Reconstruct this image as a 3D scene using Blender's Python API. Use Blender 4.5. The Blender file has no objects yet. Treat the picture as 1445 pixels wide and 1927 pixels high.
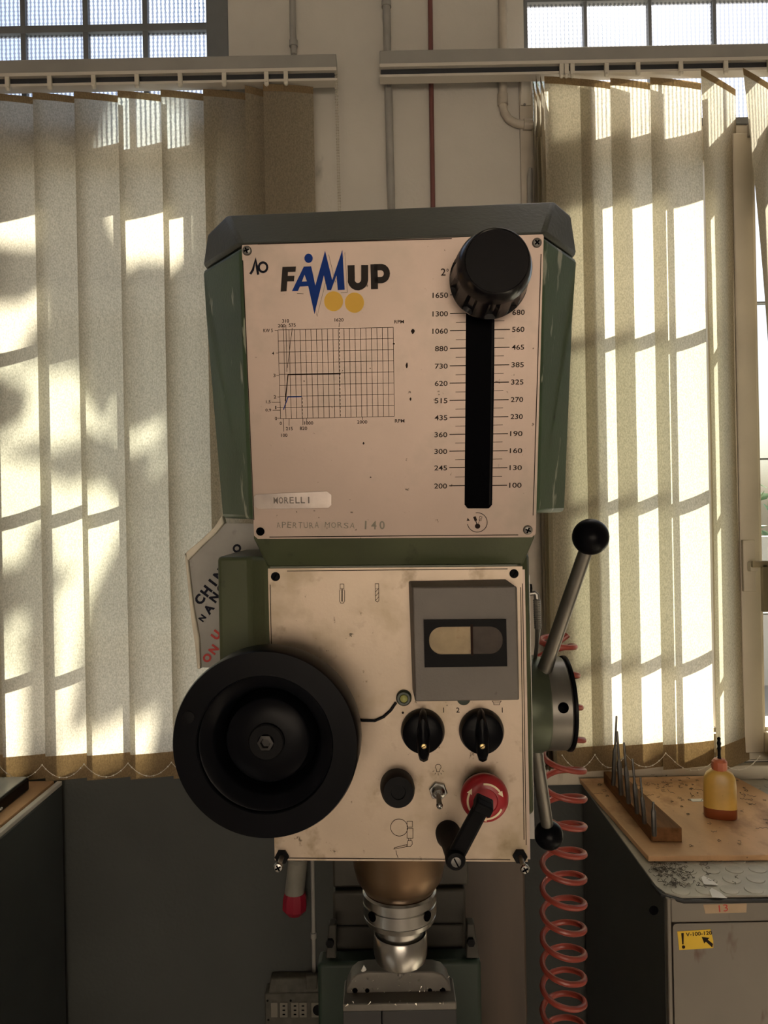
import bpy, bmesh, math, random
from mathutils import Vector, Matrix
from mathutils.geometry import tessellate_polygon
rnd = random.Random(7)
SC = bpy.context.scene
COL = SC.collection
R = math.radians

# ------------------------------------------------------------------ camera, sky, sun, exposure
F_PX, CX, CY = 1400.0, 722.5, 963.5          # focal length and centre for the 1445 x 1927 frame
CAM = Vector((0, 0, 1.65))
ROLL = R(1.1)
RX = Vector((math.cos(ROLL), 0, -math.sin(ROLL)))
RU = Vector((math.sin(ROLL), 0, math.cos(ROLL)))
RY = Vector((0, 1, 0))
cam = bpy.data.cameras.new('camera'); camo = bpy.data.objects.new('camera', cam); COL.objects.link(camo)
cam.sensor_fit = 'HORIZONTAL'; cam.sensor_width = 36; cam.lens = 36 * F_PX / 1445
cam.clip_start = 0.01
camo.matrix_world = Matrix(((RX.x, RU.x, 0, CAM.x), (0, 0, -1, CAM.y), (RX.z, RU.z, 0, CAM.z), (0, 0, 0, 1)))
SC.camera = camo
SC.view_settings.view_transform = 'Standard'; SC.view_settings.look = 'None'
SC.view_settings.gamma = 1; SC.view_settings.use_curve_mapping = False
SC.view_settings.exposure = 0.6

SUN_DIR = Vector((0.11, 1, 1.38)).normalized()      # towards the sun
w = bpy.data.worlds.new('sky'); SC.world = w; w.use_nodes = True
nt = w.node_tree; bg = nt.nodes['Background']
sky = nt.nodes.new('ShaderNodeTexSky'); sky.sky_type = 'NISHITA'; sky.sun_disc = False
sky.sun_elevation = math.asin(SUN_DIR.z); sky.sun_rotation = math.atan2(SUN_DIR.x, SUN_DIR.y)
sky.dust_density = 3.5; sky.air_density = 1.0; sky.ozone_density = 1.0
hz = nt.nodes.new('ShaderNodeHueSaturation'); hz.inputs['Saturation'].default_value = .85      # summer haze over the whole sky
nt.links.new(sky.outputs[0], hz.inputs['Color']); nt.links.new(hz.outputs[0], bg.inputs[0]); bg.inputs[1].default_value = 0.15
sl = bpy.data.lights.new('sun', 'SUN'); sl.energy = 20.0; sl.angle = R(0.55); sl.color = (1.0, 0.89, 0.73)
slo = bpy.data.objects.new('sun', sl); COL.objects.link(slo)
slo.rotation_euler = SUN_DIR.to_track_quat('Z', 'Y').to_euler()

# ------------------------------------------------------------------ helpers
def U(px, py, d):
    return CAM + d * ((px - CX) / F_PX * RX + (CY - py) / F_PX * RU + RY)

class Frame:
    """a real plane in the room: origin, right, up and outward normal (metres)"""
    def __init__(s, o, e1, e2):
        s.o = o; s.e2 = e2.normalized(); s.e1 = (e1 - e1.dot(s.e2) * s.e2).normalized(); s.n = s.e1.cross(s.e2)
    def W(s, u, v, w=0): return s.o + u * s.e1 + v * s.e2 + w * s.n
    def hit(s, px, py, off=0):
        d = (U(px, py, 1) - CAM); o = s.o + off * s.n
        return CAM + d * ((o - CAM).dot(s.n) / d.dot(s.n))
    def c(s, px, py, off=0):
        p = s.hit(px, py, off) - s.o
        return (p.dot(s.e1), p.dot(s.e2))
    def s(s, px, py, off=0): return s.hit(px, py, off).y / F_PX

WO = {}
def thing(name, loc, label=None, cat=None, group=None, kind=None):
    o = bpy.data.objects.new(name, None); COL.objects.link(o); o.location = loc; o.empty_display_size = .05
    WO[o.name] = Vector(loc); tag(o, label, cat, group, kind); return o
def tag(o, label=None, cat=None, group=None, kind=None):
    if label: o['label'] = label
    if cat: o['category'] = cat
    if group: o['group'] = group
    if kind: o['kind'] = kind
    return o

class MB:
    def __init__(s): s.v = []; s.f = []
    def add(s, vs, fs):
        b = len(s.v); s.v += [Vector(v) for v in vs]; s.f += [tuple(b + i for i in f) for f in fs]; return s
    def hexa(s, a, b):       # two quads (front ring a, back ring b)
        return s.loft([a, b])
    def loft(s, rings, cap=True, closed=True):
        n = len(rings[0]); vs = [p for r in rings for p in r]; fs = []
        for k in range(len(rings) - 1):
            for i in range(n if closed else n - 1):
                j = (i + 1) % n; fs.append((k*n+i, k*n+j, (k+1)*n+j, (k+1)*n+i))
        if cap: fs.append(tuple(range(n))[::-1]); fs.append(tuple(range((len(rings)-1)*n, len(rings)*n)))
        return s.add(vs, fs)
    def aabb(s, x0, x1, y0, y1, z0, z1):
        return s.loft([[(x0,y0,z0),(x1,y0,z0),(x1,y1,z0),(x0,y1,z0)], [(x0,y0,z1),(x1,y0,z1),(x1,y1,z1),(x0,y1,z1)]])
    def fbox(s, fr, u0, u1, v0, v1, w0, w1):
        return s.loft([[fr.W(u0,v0,w),fr.W(u1,v0,w),fr.W(u1,v1,w),fr.W(u0,v1,w)] for w in (w0, w1)])
    def prism(s, fr, loops, w0, w1):
        pts = [p for l in loops for p in l]
        tri = tessellate_polygon([[Vector((p[0], p[1], 0)) for p in l] for l in loops])
        n = len(pts); vs = [fr.W(p[0], p[1], w1) for p in pts] + [fr.W(p[0], p[1], w0) for p in pts]
        fs = [tuple(t) for t in tri] + [tuple(n + i for i in t[::-1]) for t in tri]
        b = 0
        for l in loops:
            m = len(l)
            for i in range(m):
                j = (i + 1) % m; fs.append((b+i, b+j, n+b+j, n+b+i))
            b += m
        return s.add(vs, fs)
    def flat(s, fr, loops, w):
        pts = [p for l in loops for p in l]
        tri = tessellate_polygon([[Vector((p[0], p[1], 0)) for p in l] for l in loops])
        return s.add([fr.W(p[0], p[1], w) for p in pts], [tuple(t) for t in tri])
    def stroke(s, fr, pts, width, w, closed=False):
        P = [Vector((p[0], p[1])) for p in pts]; n = len(P); L = []; Rr = []
        for i in range(n):
            a = P[(i-1) % n] if (closed or i > 0) else P[i]; b = P[(i+1) % n] if (closed or i < n-1) else P[i]
            t1 = (P[i]-a); t2 = (b-P[i])
            t1 = t1.normalized() if t1.length > 1e-9 else t2.normalized()
            t2 = t2.normalized() if t2.length > 1e-9 else t1
            t = (t1 + t2); t = t.normalized() if t.length > 1e-6 else t1
            nn = Vector((-t.y, t.x)); k = 1 / max(.45, nn.dot(Vector((-t1.y, t1.x))))
            L.append(P[i] + nn * width/2 * k); Rr.append(P[i] - nn * width/2 * k)
        vs = [fr.W(p.x, p.y, w) for p in L] + [fr.W(p.x, p.y, w) for p in Rr]
        return s.add(vs, [(i, (i+1) % n, n + (i+1) % n, n + i) for i in range(n if closed else n-1)])
    def lathe(s, p0, axis, prof, seg=40, rf=None, ref=None):
        a = Vector(axis).normalized(); q = Vector((0, 0, 1)) if abs(a.z) < .9 else Vector((1, 0, 0))
        if ref: q = Vector(ref)
        x = q.cross(a).normalized(); y = a.cross(x); vs = []; fs = []; p0 = Vector(p0)
        for r, h in prof:
            for k in range(seg):
                t = 2*math.pi*k/seg; rr = r * (rf(t, r, h) if rf else 1)
                vs.append(p0 + a*h + (x*math.cos(t) + y*math.sin(t)) * rr)
        for i in range(len(prof)-1):
            for k in range(seg):
                m = (k+1) % seg; fs.append((i*seg+k, i*seg+m, (i+1)*seg+m, (i+1)*seg+k))
        if prof[0][0] > 1e-6: fs.append(tuple(range(seg))[::-1])
        if prof[-1][0] > 1e-6: fs.append(tuple(range((len(prof)-1)*seg, len(prof)*seg)))
        return s.add(vs, fs)
    def cyl(s, p0, p1, r0, r1=None, seg=24):
        p0 = Vector(p0); p1 = Vector(p1)
        return s.lathe(p0, p1-p0, [(r0, 0), (r0 if r1 is None else r1, (p1-p0).length)], seg)
    def tube(s, pts, r, seg=8):
        P = [Vector(p) for p in pts]; n = len(P); rr = r if isinstance(r, (list, tuple)) else [r]*n
        t = (P[1]-P[0]).normalized(); q = Vector((0, 0, 1)) if abs(t.z) < .9 else Vector((1, 0, 0))
        x = (q - q.dot(t)*t).normalized(); rings = []
        for i in range(n):
            t = (P[min(i+1, n-1)] - P[max(i-1, 0)]).normalized()
            x = (x - x.dot(t)*t).normalized(); y = t.cross(x)
            rings.append([P[i] + (x*math.cos(2*math.pi*k/seg) + y*math.sin(2*math.pi*k/seg))*rr[i] for k in range(seg)])
        return s.loft(rings)
    def ball(s, c, r, seg=20, rings=12, sc=(1, 1, 1)):
        c = Vector(c); prof = []
        vs = []; fs = []
        for i in range(rings+1):
            a = math.pi*i/rings
            for k in range(seg):
                t = 2*math.pi*k/seg
                vs.append(c + Vector((r*sc[0]*math.sin(a)*math.cos(t), r*sc[1]*math.sin(a)*math.sin(t), -r*sc[2]*math.cos(a))))
        for i in range(rings):
            for k in range(seg):
                m = (k+1) % seg; fs.append((i*seg+k, i*seg+m, (i+1)*seg+m, (i+1)*seg+k))
        return s.add(vs, fs)
    def text(s, fr, txt, px, py, wpx=None, hpx=None, w=.0004, rot=0, bold=0, shear=0, off=0, align='C'):
        """font outline fitted to a size given in photo pixels at that plane, lying along the plane's own axes"""
        cu = bpy.data.curves.new('t', 'FONT'); cu.body = txt; cu.resolution_u = 3; cu.offset = bold; cu.shear = shear
        ob = bpy.data.objects.new('t', cu); me = bpy.data.meshes.new_from_object(ob)
        vs = [v.co.copy() for v in me.vertices]; fs = [tuple(p.vertices) for p in me.polygons]
        bpy.data.objects.remove(ob); bpy.data.curves.remove(cu); bpy.data.meshes.remove(me)
        if not vs: return s
        x0 = min(v.x for v in vs); x1 = max(v.x for v in vs); y0 = min(v.y for v in vs); y1 = max(v.y for v in vs)
        sc = fr.s(px, py); sy = hpx*sc/(y1-y0) if hpx else None; sx = wpx*sc/(x1-x0) if wpx else sy
        if sy is None: sy = sx
        cu_, cv = fr.c(px, py, w if w > .001 else 0); ca, sa = math.cos(rot), math.sin(rot)
        ax = {'C': (x0+x1)/2, 'L': x0, 'R': x1}[align]; out = []
        for v in vs:
            a = (v.x-ax)*sx; b = (v.y-(y0+y1)/2)*sy
            out.append(fr.W(cu_ + a*ca - b*sa, cv + a*sa + b*ca, w))
        return s.add(out, fs)
    def build(s, name, mat, parent=None, smooth=32, bevel=0, bseg=2, origin=None, merge=True, kind=None, label=None):
        vs = s.v
        lo = Vector((min(v.x for v in vs), min(v.y for v in vs), min(v.z for v in vs)))
        hi = Vector((max(v.x for v in vs), max(v.y for v in vs), max(v.z for v in vs)))
        o3 = Vector(origin) if origin is not None else Vector(((lo.x+hi.x)/2, (lo.y+hi.y)/2, lo.z))
        bm = bmesh.new(); bv = [bm.verts.new(v - o3) for v in vs]
        for f in s.f:
            if len(set(f)) > 2:
                try: bm.faces.new([bv[i] for i in f])
                except ValueError: pass
        if merge: bmesh.ops.remove_doubles(bm, verts=bm.verts, dist=1e-6)
        bmesh.ops.recalc_face_normals(bm, faces=bm.faces)
        me = bpy.data.meshes.new(name); bm.to_mesh(me); bm.free()
        o = bpy.data.objects.new(name, me); COL.objects.link(o); me.materials.append(mat)
        if smooth:
            for p in me.polygons: p.use_smooth = True
            me.set_sharp_from_angle(angle=R(smooth))
        WO[o.name] = o3; o.location = o3
        if parent: o.parent = parent; o.location = o3 - WO[parent.name]
        if bevel:
            m = o.modifiers.new('bevel', 'BEVEL'); m.width = bevel; m.segments = bseg; m.limit_method = 'ANGLE'; m.angle_limit = R(40)
            m.harden_normals = False
        if kind: o['kind'] = kind
        if label: o['label'] = label
        return o

def circ(u, v, r, n=28, a0=0, a1=2*math.pi, full=True):
    return [(u + r*math.cos(a0+(a1-a0)*k/(n if full else n-1)), v + r*math.sin(a0+(a1-a0)*k/(n if full else n-1))) for k in range(n)]
def rrect(u0, u1, v0, v1, r, n=5):
    out = []
    for cx, cy, a in ((u1-r, v1-r, 0), (u0+r, v1-r, 90), (u0+r, v0+r, 180), (u1-r, v0+r, 270)):
        out += [(cx + r*math.cos(R(a+90*k/n)), cy + r*math.sin(R(a+90*k/n))) for k in range(n+1)]
    return out

# ------------------------------------------------------------------ materials
def M(name, col, rough=.5, metal=0, var=0, vs=18, bump=0, bs=250, spots=None, stretch=(1, 1, 1), trans=0, spec=.5, emit=None, ss=None):
    m = bpy.data.materials.new(name); m.use_nodes = True; n = m.node_tree.nodes; L = m.node_tree.links
    p = n['Principled BSDF']; p.inputs['Base Color'].default_value = (*col, 1); p.inputs['Roughness'].default_value = rough
    p.inputs['Metallic'].default_value = metal; p.inputs['Specular IOR Level'].default_value = spec
    p.inputs['Transmission Weight'].default_value = trans
    tc = n.new('ShaderNodeTexCoord'); mp = n.new('ShaderNodeMapping'); mp.inputs['Scale'].default_value = stretch
    L.new(tc.outputs['Object'], mp.inputs['Vector']); cur = None
    if var:
        t = n.new('ShaderNodeTexNoise'); t.inputs['Scale'].default_value = vs; t.inputs['Detail'].default_value = 6
        L.new(mp.outputs[0], t.inputs['Vector'])
        r = n.new('ShaderNodeValToRGB'); r.color_ramp.elements[0].position = .3; r.color_ramp.elements[1].position = .7
        r.color_ramp.elements[0].color = (*[c*(1-var) for c in col], 1); r.color_ramp.elements[1].color = (*[min(1, c*(1+var*.6)) for c in col], 1)
        L.new(t.outputs['Fac'], r.inputs[0]); cur = r.outputs[0]
    for sp in (spots or []):        # (colour, scale, threshold low, threshold high, stretch)
        c2, sc, lo, hi, st = sp
        mp2 = n.new('ShaderNodeMapping'); mp2.inputs['Scale'].default_value = st; L.new(tc.outputs['Object'], mp2.inputs['Vector'])
        t = n.new('ShaderNodeTexNoise'); t.inputs['Scale'].default_value = sc; t.inputs['Detail'].default_value = 4; t.inputs['Roughness'].default_value = .6
        L.new(mp2.outputs[0], t.inputs['Vector'])
        r = n.new('ShaderNodeMapRange'); r.inputs['From Min'].default_value = lo; r.inputs['From Max'].default_value = hi
        L.new(t.outputs['Fac'], r.inputs['Value'])
        mx = n.new('ShaderNodeMix'); mx.data_type = 'RGBA'; L.new(r.outputs[0], mx.inputs['Factor'])
        if cur is not None: L.new(cur, mx.inputs['A'])
        else: mx.inputs['A'].default_value = (*col, 1)
        mx.inputs['B'].default_value = (*c2, 1); cur = mx.outputs['Result']
    if cur is not None: L.new(cur, p.inputs['Base Color'])
    if bump:
        t = n.new('ShaderNodeTexNoise'); t.inputs['Scale'].default_value = bs; t.inputs['Detail'].default_value = 3
        L.new(mp.outputs[0], t.inputs['Vector'])
        b = n.new('ShaderNodeBump'); b.inputs['Strength'].default_value = bump; b.inputs['Distance'].default_value = .002
        L.new(t.outputs['Fac'], b.inputs['Height']); L.new(b.outputs[0], p.inputs['Normal'])
    return m

def glass_clear():
    m = bpy.data.materials.new('clear_glass'); m.use_nodes = True; n = m.node_tree.nodes; L = m.node_tree.links
    n.remove(n['Principled BSDF']); o = n['Material Output']
    t = n.new('ShaderNodeBsdfTransparent'); t.inputs[0].default_value = (.93, .96, .95, 1)
    g = n.new('ShaderNodeBsdfGlossy'); g.inputs['Roughness'].default_value = .02
    x = n.new('ShaderNodeMixShader'); x.inputs[0].default_value = .06
    L.new(t.outputs[0], x.inputs[1]); L.new(g.outputs[0], x.inputs[2]); L.new(x.outputs[0], o.inputs[0]); return m

def glass_patterned(low, hi=(1, 1, 1)):
    """pressed pattern glass: a 12 mm grid of lens-like bosses whose light dots are put into the colour, with bump bending the view"""
    m = bpy.data.materials.new('patterned_glass'); m.use_nodes = True; n = m.node_tree.nodes; L = m.node_tree.links
    n.remove(n['Principled BSDF']); o = n['Material Output']
    tc = n.new('ShaderNodeTexCoord'); sx = n.new('ShaderNodeSeparateXYZ')
    nz = n.new('ShaderNodeTexNoise'); nz.inputs['Scale'].default_value = 40
    L.new(tc.outputs['Object'], nz.inputs['Vector'])
    mv = n.new('ShaderNodeVectorMath'); mv.operation = 'SCALE'; mv.inputs['Scale'].default_value = .004; L.new(nz.outputs['Color'], mv.inputs[0])
    ad = n.new('ShaderNodeVectorMath'); ad.operation = 'ADD'; L.new(tc.outputs['Object'], ad.inputs[0]); L.new(mv.outputs[0], ad.inputs[1])
    L.new(ad.outputs[0], sx.inputs[0]); k = 2*math.pi/.0118
    def sn(sock):
        a = n.new('ShaderNodeMath'); a.operation = 'MULTIPLY'; a.inputs[1].default_value = k; L.new(sock, a.inputs[0])
        b = n.new('ShaderNodeMath'); b.operation = 'SINE'; L.new(a.outputs[0], b.inputs[0])
        c = n.new('ShaderNodeMath'); c.operation = 'MULTIPLY_ADD'; c.inputs[1].default_value = .5; c.inputs[2].default_value = .5; L.new(b.outputs[0], c.inputs[0])
        return c.outputs[0]
    a, b = sn(sx.outputs['X']), sn(sx.outputs['Z'])
    b2 = n.new('ShaderNodeMath'); b2.operation = 'MULTIPLY_ADD'; b2.inputs[1].default_value = .65; b2.inputs[2].default_value = .35; L.new(b, b2.inputs[0])
    pr = n.new('ShaderNodeMath'); pr.operation = 'MULTIPLY'; L.new(a, pr.inputs[0]); L.new(b2.outputs[0], pr.inputs[1])
    rg = n.new('ShaderNodeValToRGB'); rg.color_ramp.elements[0].position = .08; rg.color_ramp.elements[0].color = (*low, 1)
    rg.color_ramp.elements[1].position = .42; rg.color_ramp.elements[1].color = (*hi, 1); L.new(pr.outputs[0], rg.inputs[0])
    t = n.new('ShaderNodeBsdfTransparent'); L.new(rg.outputs[0], t.inputs[0])
    rf = n.new('ShaderNodeBsdfRefraction'); rf.inputs['Roughness'].default_value = .05; rf.inputs['IOR'].default_value = 1.2
    bp = n.new('ShaderNodeBump'); bp.inputs['Strength'].default_value = 1; bp.inputs['Distance'].default_value = .004
    L.new(pr.outputs[0], bp.inputs['Height']); L.new(bp.outputs[0], rf.inputs['Normal'])
    x = n.new('ShaderNodeMixShader'); x.inputs[0].default_value = .2
    L.new(t.outputs[0], x.inputs[1]); L.new(rf.outputs[0], x.inputs[2]); L.new(x.outputs[0], o.inputs[0]); return m

def fabric(name, cd, ct, mix=.55):
    m = bpy.data.materials.new(name); m.use_nodes = True; n = m.node_tree.nodes; L = m.node_tree.links
    n.remove(n['Principled BSDF']); o = n['Material Output']
    tc = n.new('ShaderNodeTexCoord'); mp = n.new('ShaderNodeMapping'); mp.inputs['Scale'].default_value = (1, 1, .6); L.new(tc.outputs['Object'], mp.inputs[0])
    nz = n.new('ShaderNodeTexNoise'); nz.inputs['Scale'].default_value = 320; nz.inputs['Detail'].default_value = 2; L.new(mp.outputs[0], nz.inputs['Vector'])
    def ramp(c, v):
        r = n.new('ShaderNodeValToRGB'); r.color_ramp.elements[0].position = .3; r.color_ramp.elements[1].position = .7
        r.color_ramp.elements[0].color = (*[k*(1-v) for k in c], 1); r.color_ramp.elements[1].color = (*[min(1, k*(1+v)) for k in c], 1)
        L.new(nz.outputs['Fac'], r.inputs[0]); return r.outputs[0]
    d = n.new('ShaderNodeBsdfDiffuse'); L.new(ramp(cd, .15), d.inputs[0])
    t = n.new('ShaderNodeBsdfTranslucent'); L.new(ramp(ct, .22), t.inputs[0])
    x = n.new('ShaderNodeMixShader'); x.inputs[0].default_value = mix
    L.new(d.outputs[0], x.inputs[1]); L.new(t.outputs[0], x.inputs[2]); L.new(x.outputs[0], o.inputs[0]); return m

PLASTER = M('white_plaster', (.60, .57, .52), .85, var=.06, vs=6, bump=.35, bs=120, spots=[((.35, .33, .3), 9, .70, .80, (1, 1, .5))])
DADO = M('dark_grey_dado', (.050, .055, .053), .7, var=.12, vs=5, bump=.4, bs=90)  # lower wall in a darker grey than the plaster
FLOORM = M('worn_concrete', (.52, .46, .39), .6, var=.2, vs=3, bump=.2, bs=60)
CEILM = M('ceiling_paint', (.7, .68, .63), .9)
FRAMEM = M('cream_window_frame', (.56, .51, .42), .5, var=.1, vs=8, spots=[((.3, .25, .18), 14, .66, .8, (1, 1, .3))])
STEELF = M('grey_steel_frame', (.16, .17, .18), .5, var=.1)
RAILM = M('aluminium_rail', (.36, .35, .33), .45, .25, var=.08, vs=10)
RAILD = M('dark_groove', (.03, .033, .04), .5)
RAILW = M('white_rail_lip', (.62, .58, .52), .5)
GLASS, PGLASS, PGLASSB = glass_clear(), glass_patterned((.28, .31, .34)), glass_patterned((.03, .065, .13), (.55, .68, .85))  # PGLASSB: sky blue and dimming put into the left panes' tint
SLAT = fabric('blind_fabric', (.35, .30, .225), (.575, .55, .46), .52)
HEM = fabric('blind_hem_fabric', (.30, .22, .13), (.30, .21, .11), .4)
PLASW = M('white_plastic', (.66, .62, .54), .45)
GREEN = M('green_machine_paint', (.045, .082, .040), .38, var=.25, vs=14, bump=.08, bs=300,
          spots=[((.30, .32, .25), 30, .595, .63, (1.6, 1.6, .35)), ((.02, .025, .018), 60, .68, .76, (1, 1, 1))])
OLIVE = M('olive_machine_paint', (.06, .072, .034), .42, var=.25, vs=12, bump=.08, bs=300, spots=[((.025, .028, .015), 30, .62, .75, (1, 1, 1))])
LIDM = M('grey_green_lid_paint', (.054, .060, .050), .5, var=.18, vs=16, bump=.15, bs=220)
PLATE = M('brushed_front_plate', (.43, .335, .285), .42, .35, var=.13, vs=7, bump=.03, bs=400,
          spots=[((.33, .275, .23), 15, .52, .75, (1, 1, 1)), ((.16, .12, .09), 75, .70, .74, (1, 1, .8)), ((.12, .09, .07), 150, .70, .73, (1, 1, 1))])
PLATE2 = M('soiled_front_plate', (.47, .38, .295), .42, .3, var=.14, vs=9, bump=.04, bs=400,
           spots=[((.33, .26, .17), 16, .5, .72, (1, 1, 1)), ((.13, .095, .06), 85, .69, .74, (1, 1, .7)), ((.19, .14, .075), 34, .60, .80, (1, 1, 1)), ((.10, .08, .05), 130, .70, .74, (1, 1, 1))])
INK = M('brown_black_print', (.022, .014, .012), .7, spec=.1)
INKB = M('blue_print', (.006, .034, .21), .6, spec=.12); INKG = M('dark_grey_print', (.026, .021, .020), .6, spec=.12); INKY = M('yellow_print', (.70, .42, .06), .5, spec=.2)
PENCIL = M('pencil_grey', (.20, .185, .15), .6); MARK = M('black_marker', (.008, .009, .018), .6, spec=.1); INKR = M('red_print', (.45, .03, .025), .6)
BLACK = M('black_plastic', (.0035, .0036, .005), .30, var=.3, vs=20, spec=.07); BLACKM = M('matt_black_plastic', (.007, .007, .008), .5, var=.25, vs=30, spec=.07)
VOID = M('slot_darkness', (.0012, .0012, .002), .4, spec=.01)  # near-black colour stands for the shade inside slots and holes
STEEL = M('bright_steel', (.36, .35, .33), .27, 1, var=.12, vs=14, stretch=(1, 1, .2)); STEELD = M('dull_steel', (.25, .24, .225), .4, .9, var=.2, vs=20)
DARKST = M('dark_oily_steel', (.03, .028, .026), .45, .6, var=.3, vs=30); KNOBM = M('glossy_black_bakelite', (.005, .005, .007), .22, spec=.4); VOID2 = M('dark_shaded_iron', (.018, .018, .018), .6, var=.3); DARKST2 = M('grey_tool_steel', (.13, .125, .12), .4, .8, var=.25, vs=40); MIDST = M('worn_grey_steel', (.20, .19, .17), .38, .85, var=.25, vs=18); BRASS = M('brass', (.55, .42, .2), .35, .9); BRONZE = M('oily_bronze_steel', (.14, .09, .052), .35, .85, var=.25, vs=10, stretch=(1, 1, .3))  # VOID2: vise body colour darkened for the shade it stands in
REDP = M('red_button_plastic', (.33, .010, .018), .35, var=.1, vs=30); CREAM = M('cream_print', (.75, .62, .42), .5)
METER = M('grey_meter_case', (.115, .10, .088), .5, var=.12, vs=25, bump=.1, bs=500, spots=[((.06, .05, .04), 60, .68, .76, (1, 1, 1))])
AMBER = M('grimy_amber_window', (.36, .27, .15), .35, spec=.2, var=.4, vs=30, spots=[((.25, .13, .07), 45, .55, .7, (1, 1, 1))])
DKWIN = M('dark_smoked_window', (.055, .042, .034), .35, var=.4, vs=40, spec=.1)
GREENL = M('green_lamp', (.35, .36, .12), .25); BEZEL = M('dark_green_bezel', (.02, .035, .02), .4)
HOSE = M('red_hose_plastic', (.27, .045, .03), .38, spec=.5)
WOOD = M('oiled_chipboard', (.60, .37, .20), .55, spec=.25, var=.28, vs=9, bump=.15, bs=200, stretch=(1, .5, 1), spots=[((.22, .11, .045), 12, .55, .78, (1, .6, 1)), ((.1, .05, .025), 90, .68, .75, (1, 1, 1))])
WOODB = M('dark_wood_block', (.16, .075, .03), .7, spec=.1, var=.35, vs=20, stretch=(3, .4, 3), bump=.2, bs=150)
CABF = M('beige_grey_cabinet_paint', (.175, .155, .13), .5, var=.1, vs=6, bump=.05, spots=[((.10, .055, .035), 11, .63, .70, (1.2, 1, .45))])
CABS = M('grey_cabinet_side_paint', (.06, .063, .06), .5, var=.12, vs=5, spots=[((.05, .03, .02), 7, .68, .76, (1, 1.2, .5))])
RUBBER = M('grey_stud_rubber', (.42, .40, .34), .55, var=.22, vs=14, bump=.15, bs=300); RUBB = M('black_rubber_edge', (.012, .012, .012), .6)
YEL = M('yellow_sticker', (.72, .47, .01), .5, var=.08, vs=30); TAPE = M('masking_tape', (.42, .31, .2), .7, var=.12, vs=30)
PAPER = M('shaded_dirty_board', (.36, .35, .33), .8, var=.25, vs=14, spots=[((.05, .04, .03), 15, .57, .68, (1, 1, 1))])  # white board greyed in colour for shade behind the head; spots are dirt
PAPERE = M('torn_board_edge', (.68, .63, .52), .9, var=.2, vs=30, bump=.4, bs=120)
BOTTLE = M('amber_bottle_plastic', (.72, .46, .10), .35, var=.2, vs=22, trans=.35, spots=[((.25, .12, .02), 60, .68, .75, (1, 1, 1))])
OILM = M('dark_red_oil', (.20, .045, .012), .3); CAPM = M('orange_red_cap', (.48, .13, .06), .45)
SWARF = M('dark_metal_swarf', (.09, .075, .06), .4, .6); SWARFB = M('bright_swarf', (.75, .7, .62), .3, .8)
PIPEG = M('grey_conduit', (.34, .33, .31), .5, var=.12, vs=20); PIPER = M('maroon_pipe_paint', (.17, .06, .055), .5, var=.15); PIPEW = M('cream_conduit', (.52, .47, .40), .5, var=.12, vs=20)
CEER = M('red_plug_plastic', (.28, .01, .03), .45); CEEW = M('pale_plug_plastic', (.26, .25, .22), .5, var=.15, vs=30)
SOCK = M('ivory_socket_plastic', (.20, .185, .155), .5, var=.15, vs=30); GRUB = M('grimy_grey_box', (.075, .072, .06), .6, var=.35, vs=40)
DGREEN = M('dark_green_cast_iron', (.009, .022, .014), .5, var=.3, vs=10); IRON = M('grimy_iron', (.034, .031, .025), .55, .3, var=.35, vs=12, bump=.2, bs=120)
RUSTB = M('oily_brown_column', (.05, .034, .023), .5, var=.4, vs=6, stretch=(3, 3, .4)); VISEM = M('grey_vise_steel', (.13, .12, .105), .5, .4, var=.25, vs=22, bump=.1, bs=200)
LEAF = M('leaf_green', (.05, .12, .03), .5, var=.3, vs=5); BARK = M('bark', (.12, .09, .06), .9, var=.3)
CONC = M('sunlit_paving', (.26, .25, .23), .9, var=.1, vs=2); RENDERW = M('white_render', (.75, .74, .72), .9); YARDG = M('added_bounce_yard', (.47, .445, .41), .9, var=.1, vs=2); OCHRE = M('added_bounce_facade', (.68, .62, .56), .9); YARDW = M('grey_yard_wall', (.35, .35, .34), .9)
TAPEM = M('embossed_metal_tape', (.60, .52, .47), .22, .95, var=.25, vs=45)

# ------------------------------------------------------------------ the room
DS, DG, YW, YO = 2.0, 2.085, 2.045, 2.20         # blinds, glazing, inner and outer wall faces
def Xat(px, d): return U(px, CY, d).x
XL0, XL1 = -1.75, Xat(447, YW)                   # left window opening
XL1B = Xat(486, YW)
XR0, XR1 = Xat(1003, YW), 1.75                   # right window opening
ZSILL, ZT0, ZT1, ZTOP = 1.65 - .705, 1.65 + 1.045, 1.65 + 1.05, 3.95   # sill, transom bottom/top, window head
H = 4.25
m = MB()
m.aabb(-3.2, XL0, YW, YO, 0, H).aabb(XL1, XR0, YW, YO, ZT0, H).aabb(XL1B, XR0, YW, YO, 0, ZT0).aabb(XR1, 3.2, YW, YO, 0, H)
for a, b in ((XL0, XL1), (XR0, XR1)):
    m.aabb(a, b, YW, YO, ZTOP, H); m.aabb(a, b, YW, YO, .95, ZSILL)
wall = m.build('wall_back', PLASTER, smooth=0, merge=False, kind='structure')
m = MB(); m.aabb(-3.2, 3.2, YW-.004, YO-.02, 0, .945); m.build('wall_back_dado', DADO, wall, smooth=0, label='dark grey lower part of the wall')
MB().aabb(-3.2, 3.2, -4.2, YO, -.1, 0).build('floor', FLOORM, smooth=0, kind='structure')
MB().aabb(-3.2, 3.2, -4.2, YO, H, H+.1).build('ceiling', CEILM, smooth=0, kind='structure')
MB().aabb(-3.3, -3.2, -4.2, YO, 0, H).build('wall_left', PLASTER, smooth=0, kind='structure')
MB().aabb(3.2, 3.3, -4.2, YO, 0, H).build('wall_right', PLASTER, smooth=0, kind='structure')
m = MB()                                          # wall behind the photographer with a gate opening added for fill daylight
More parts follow.
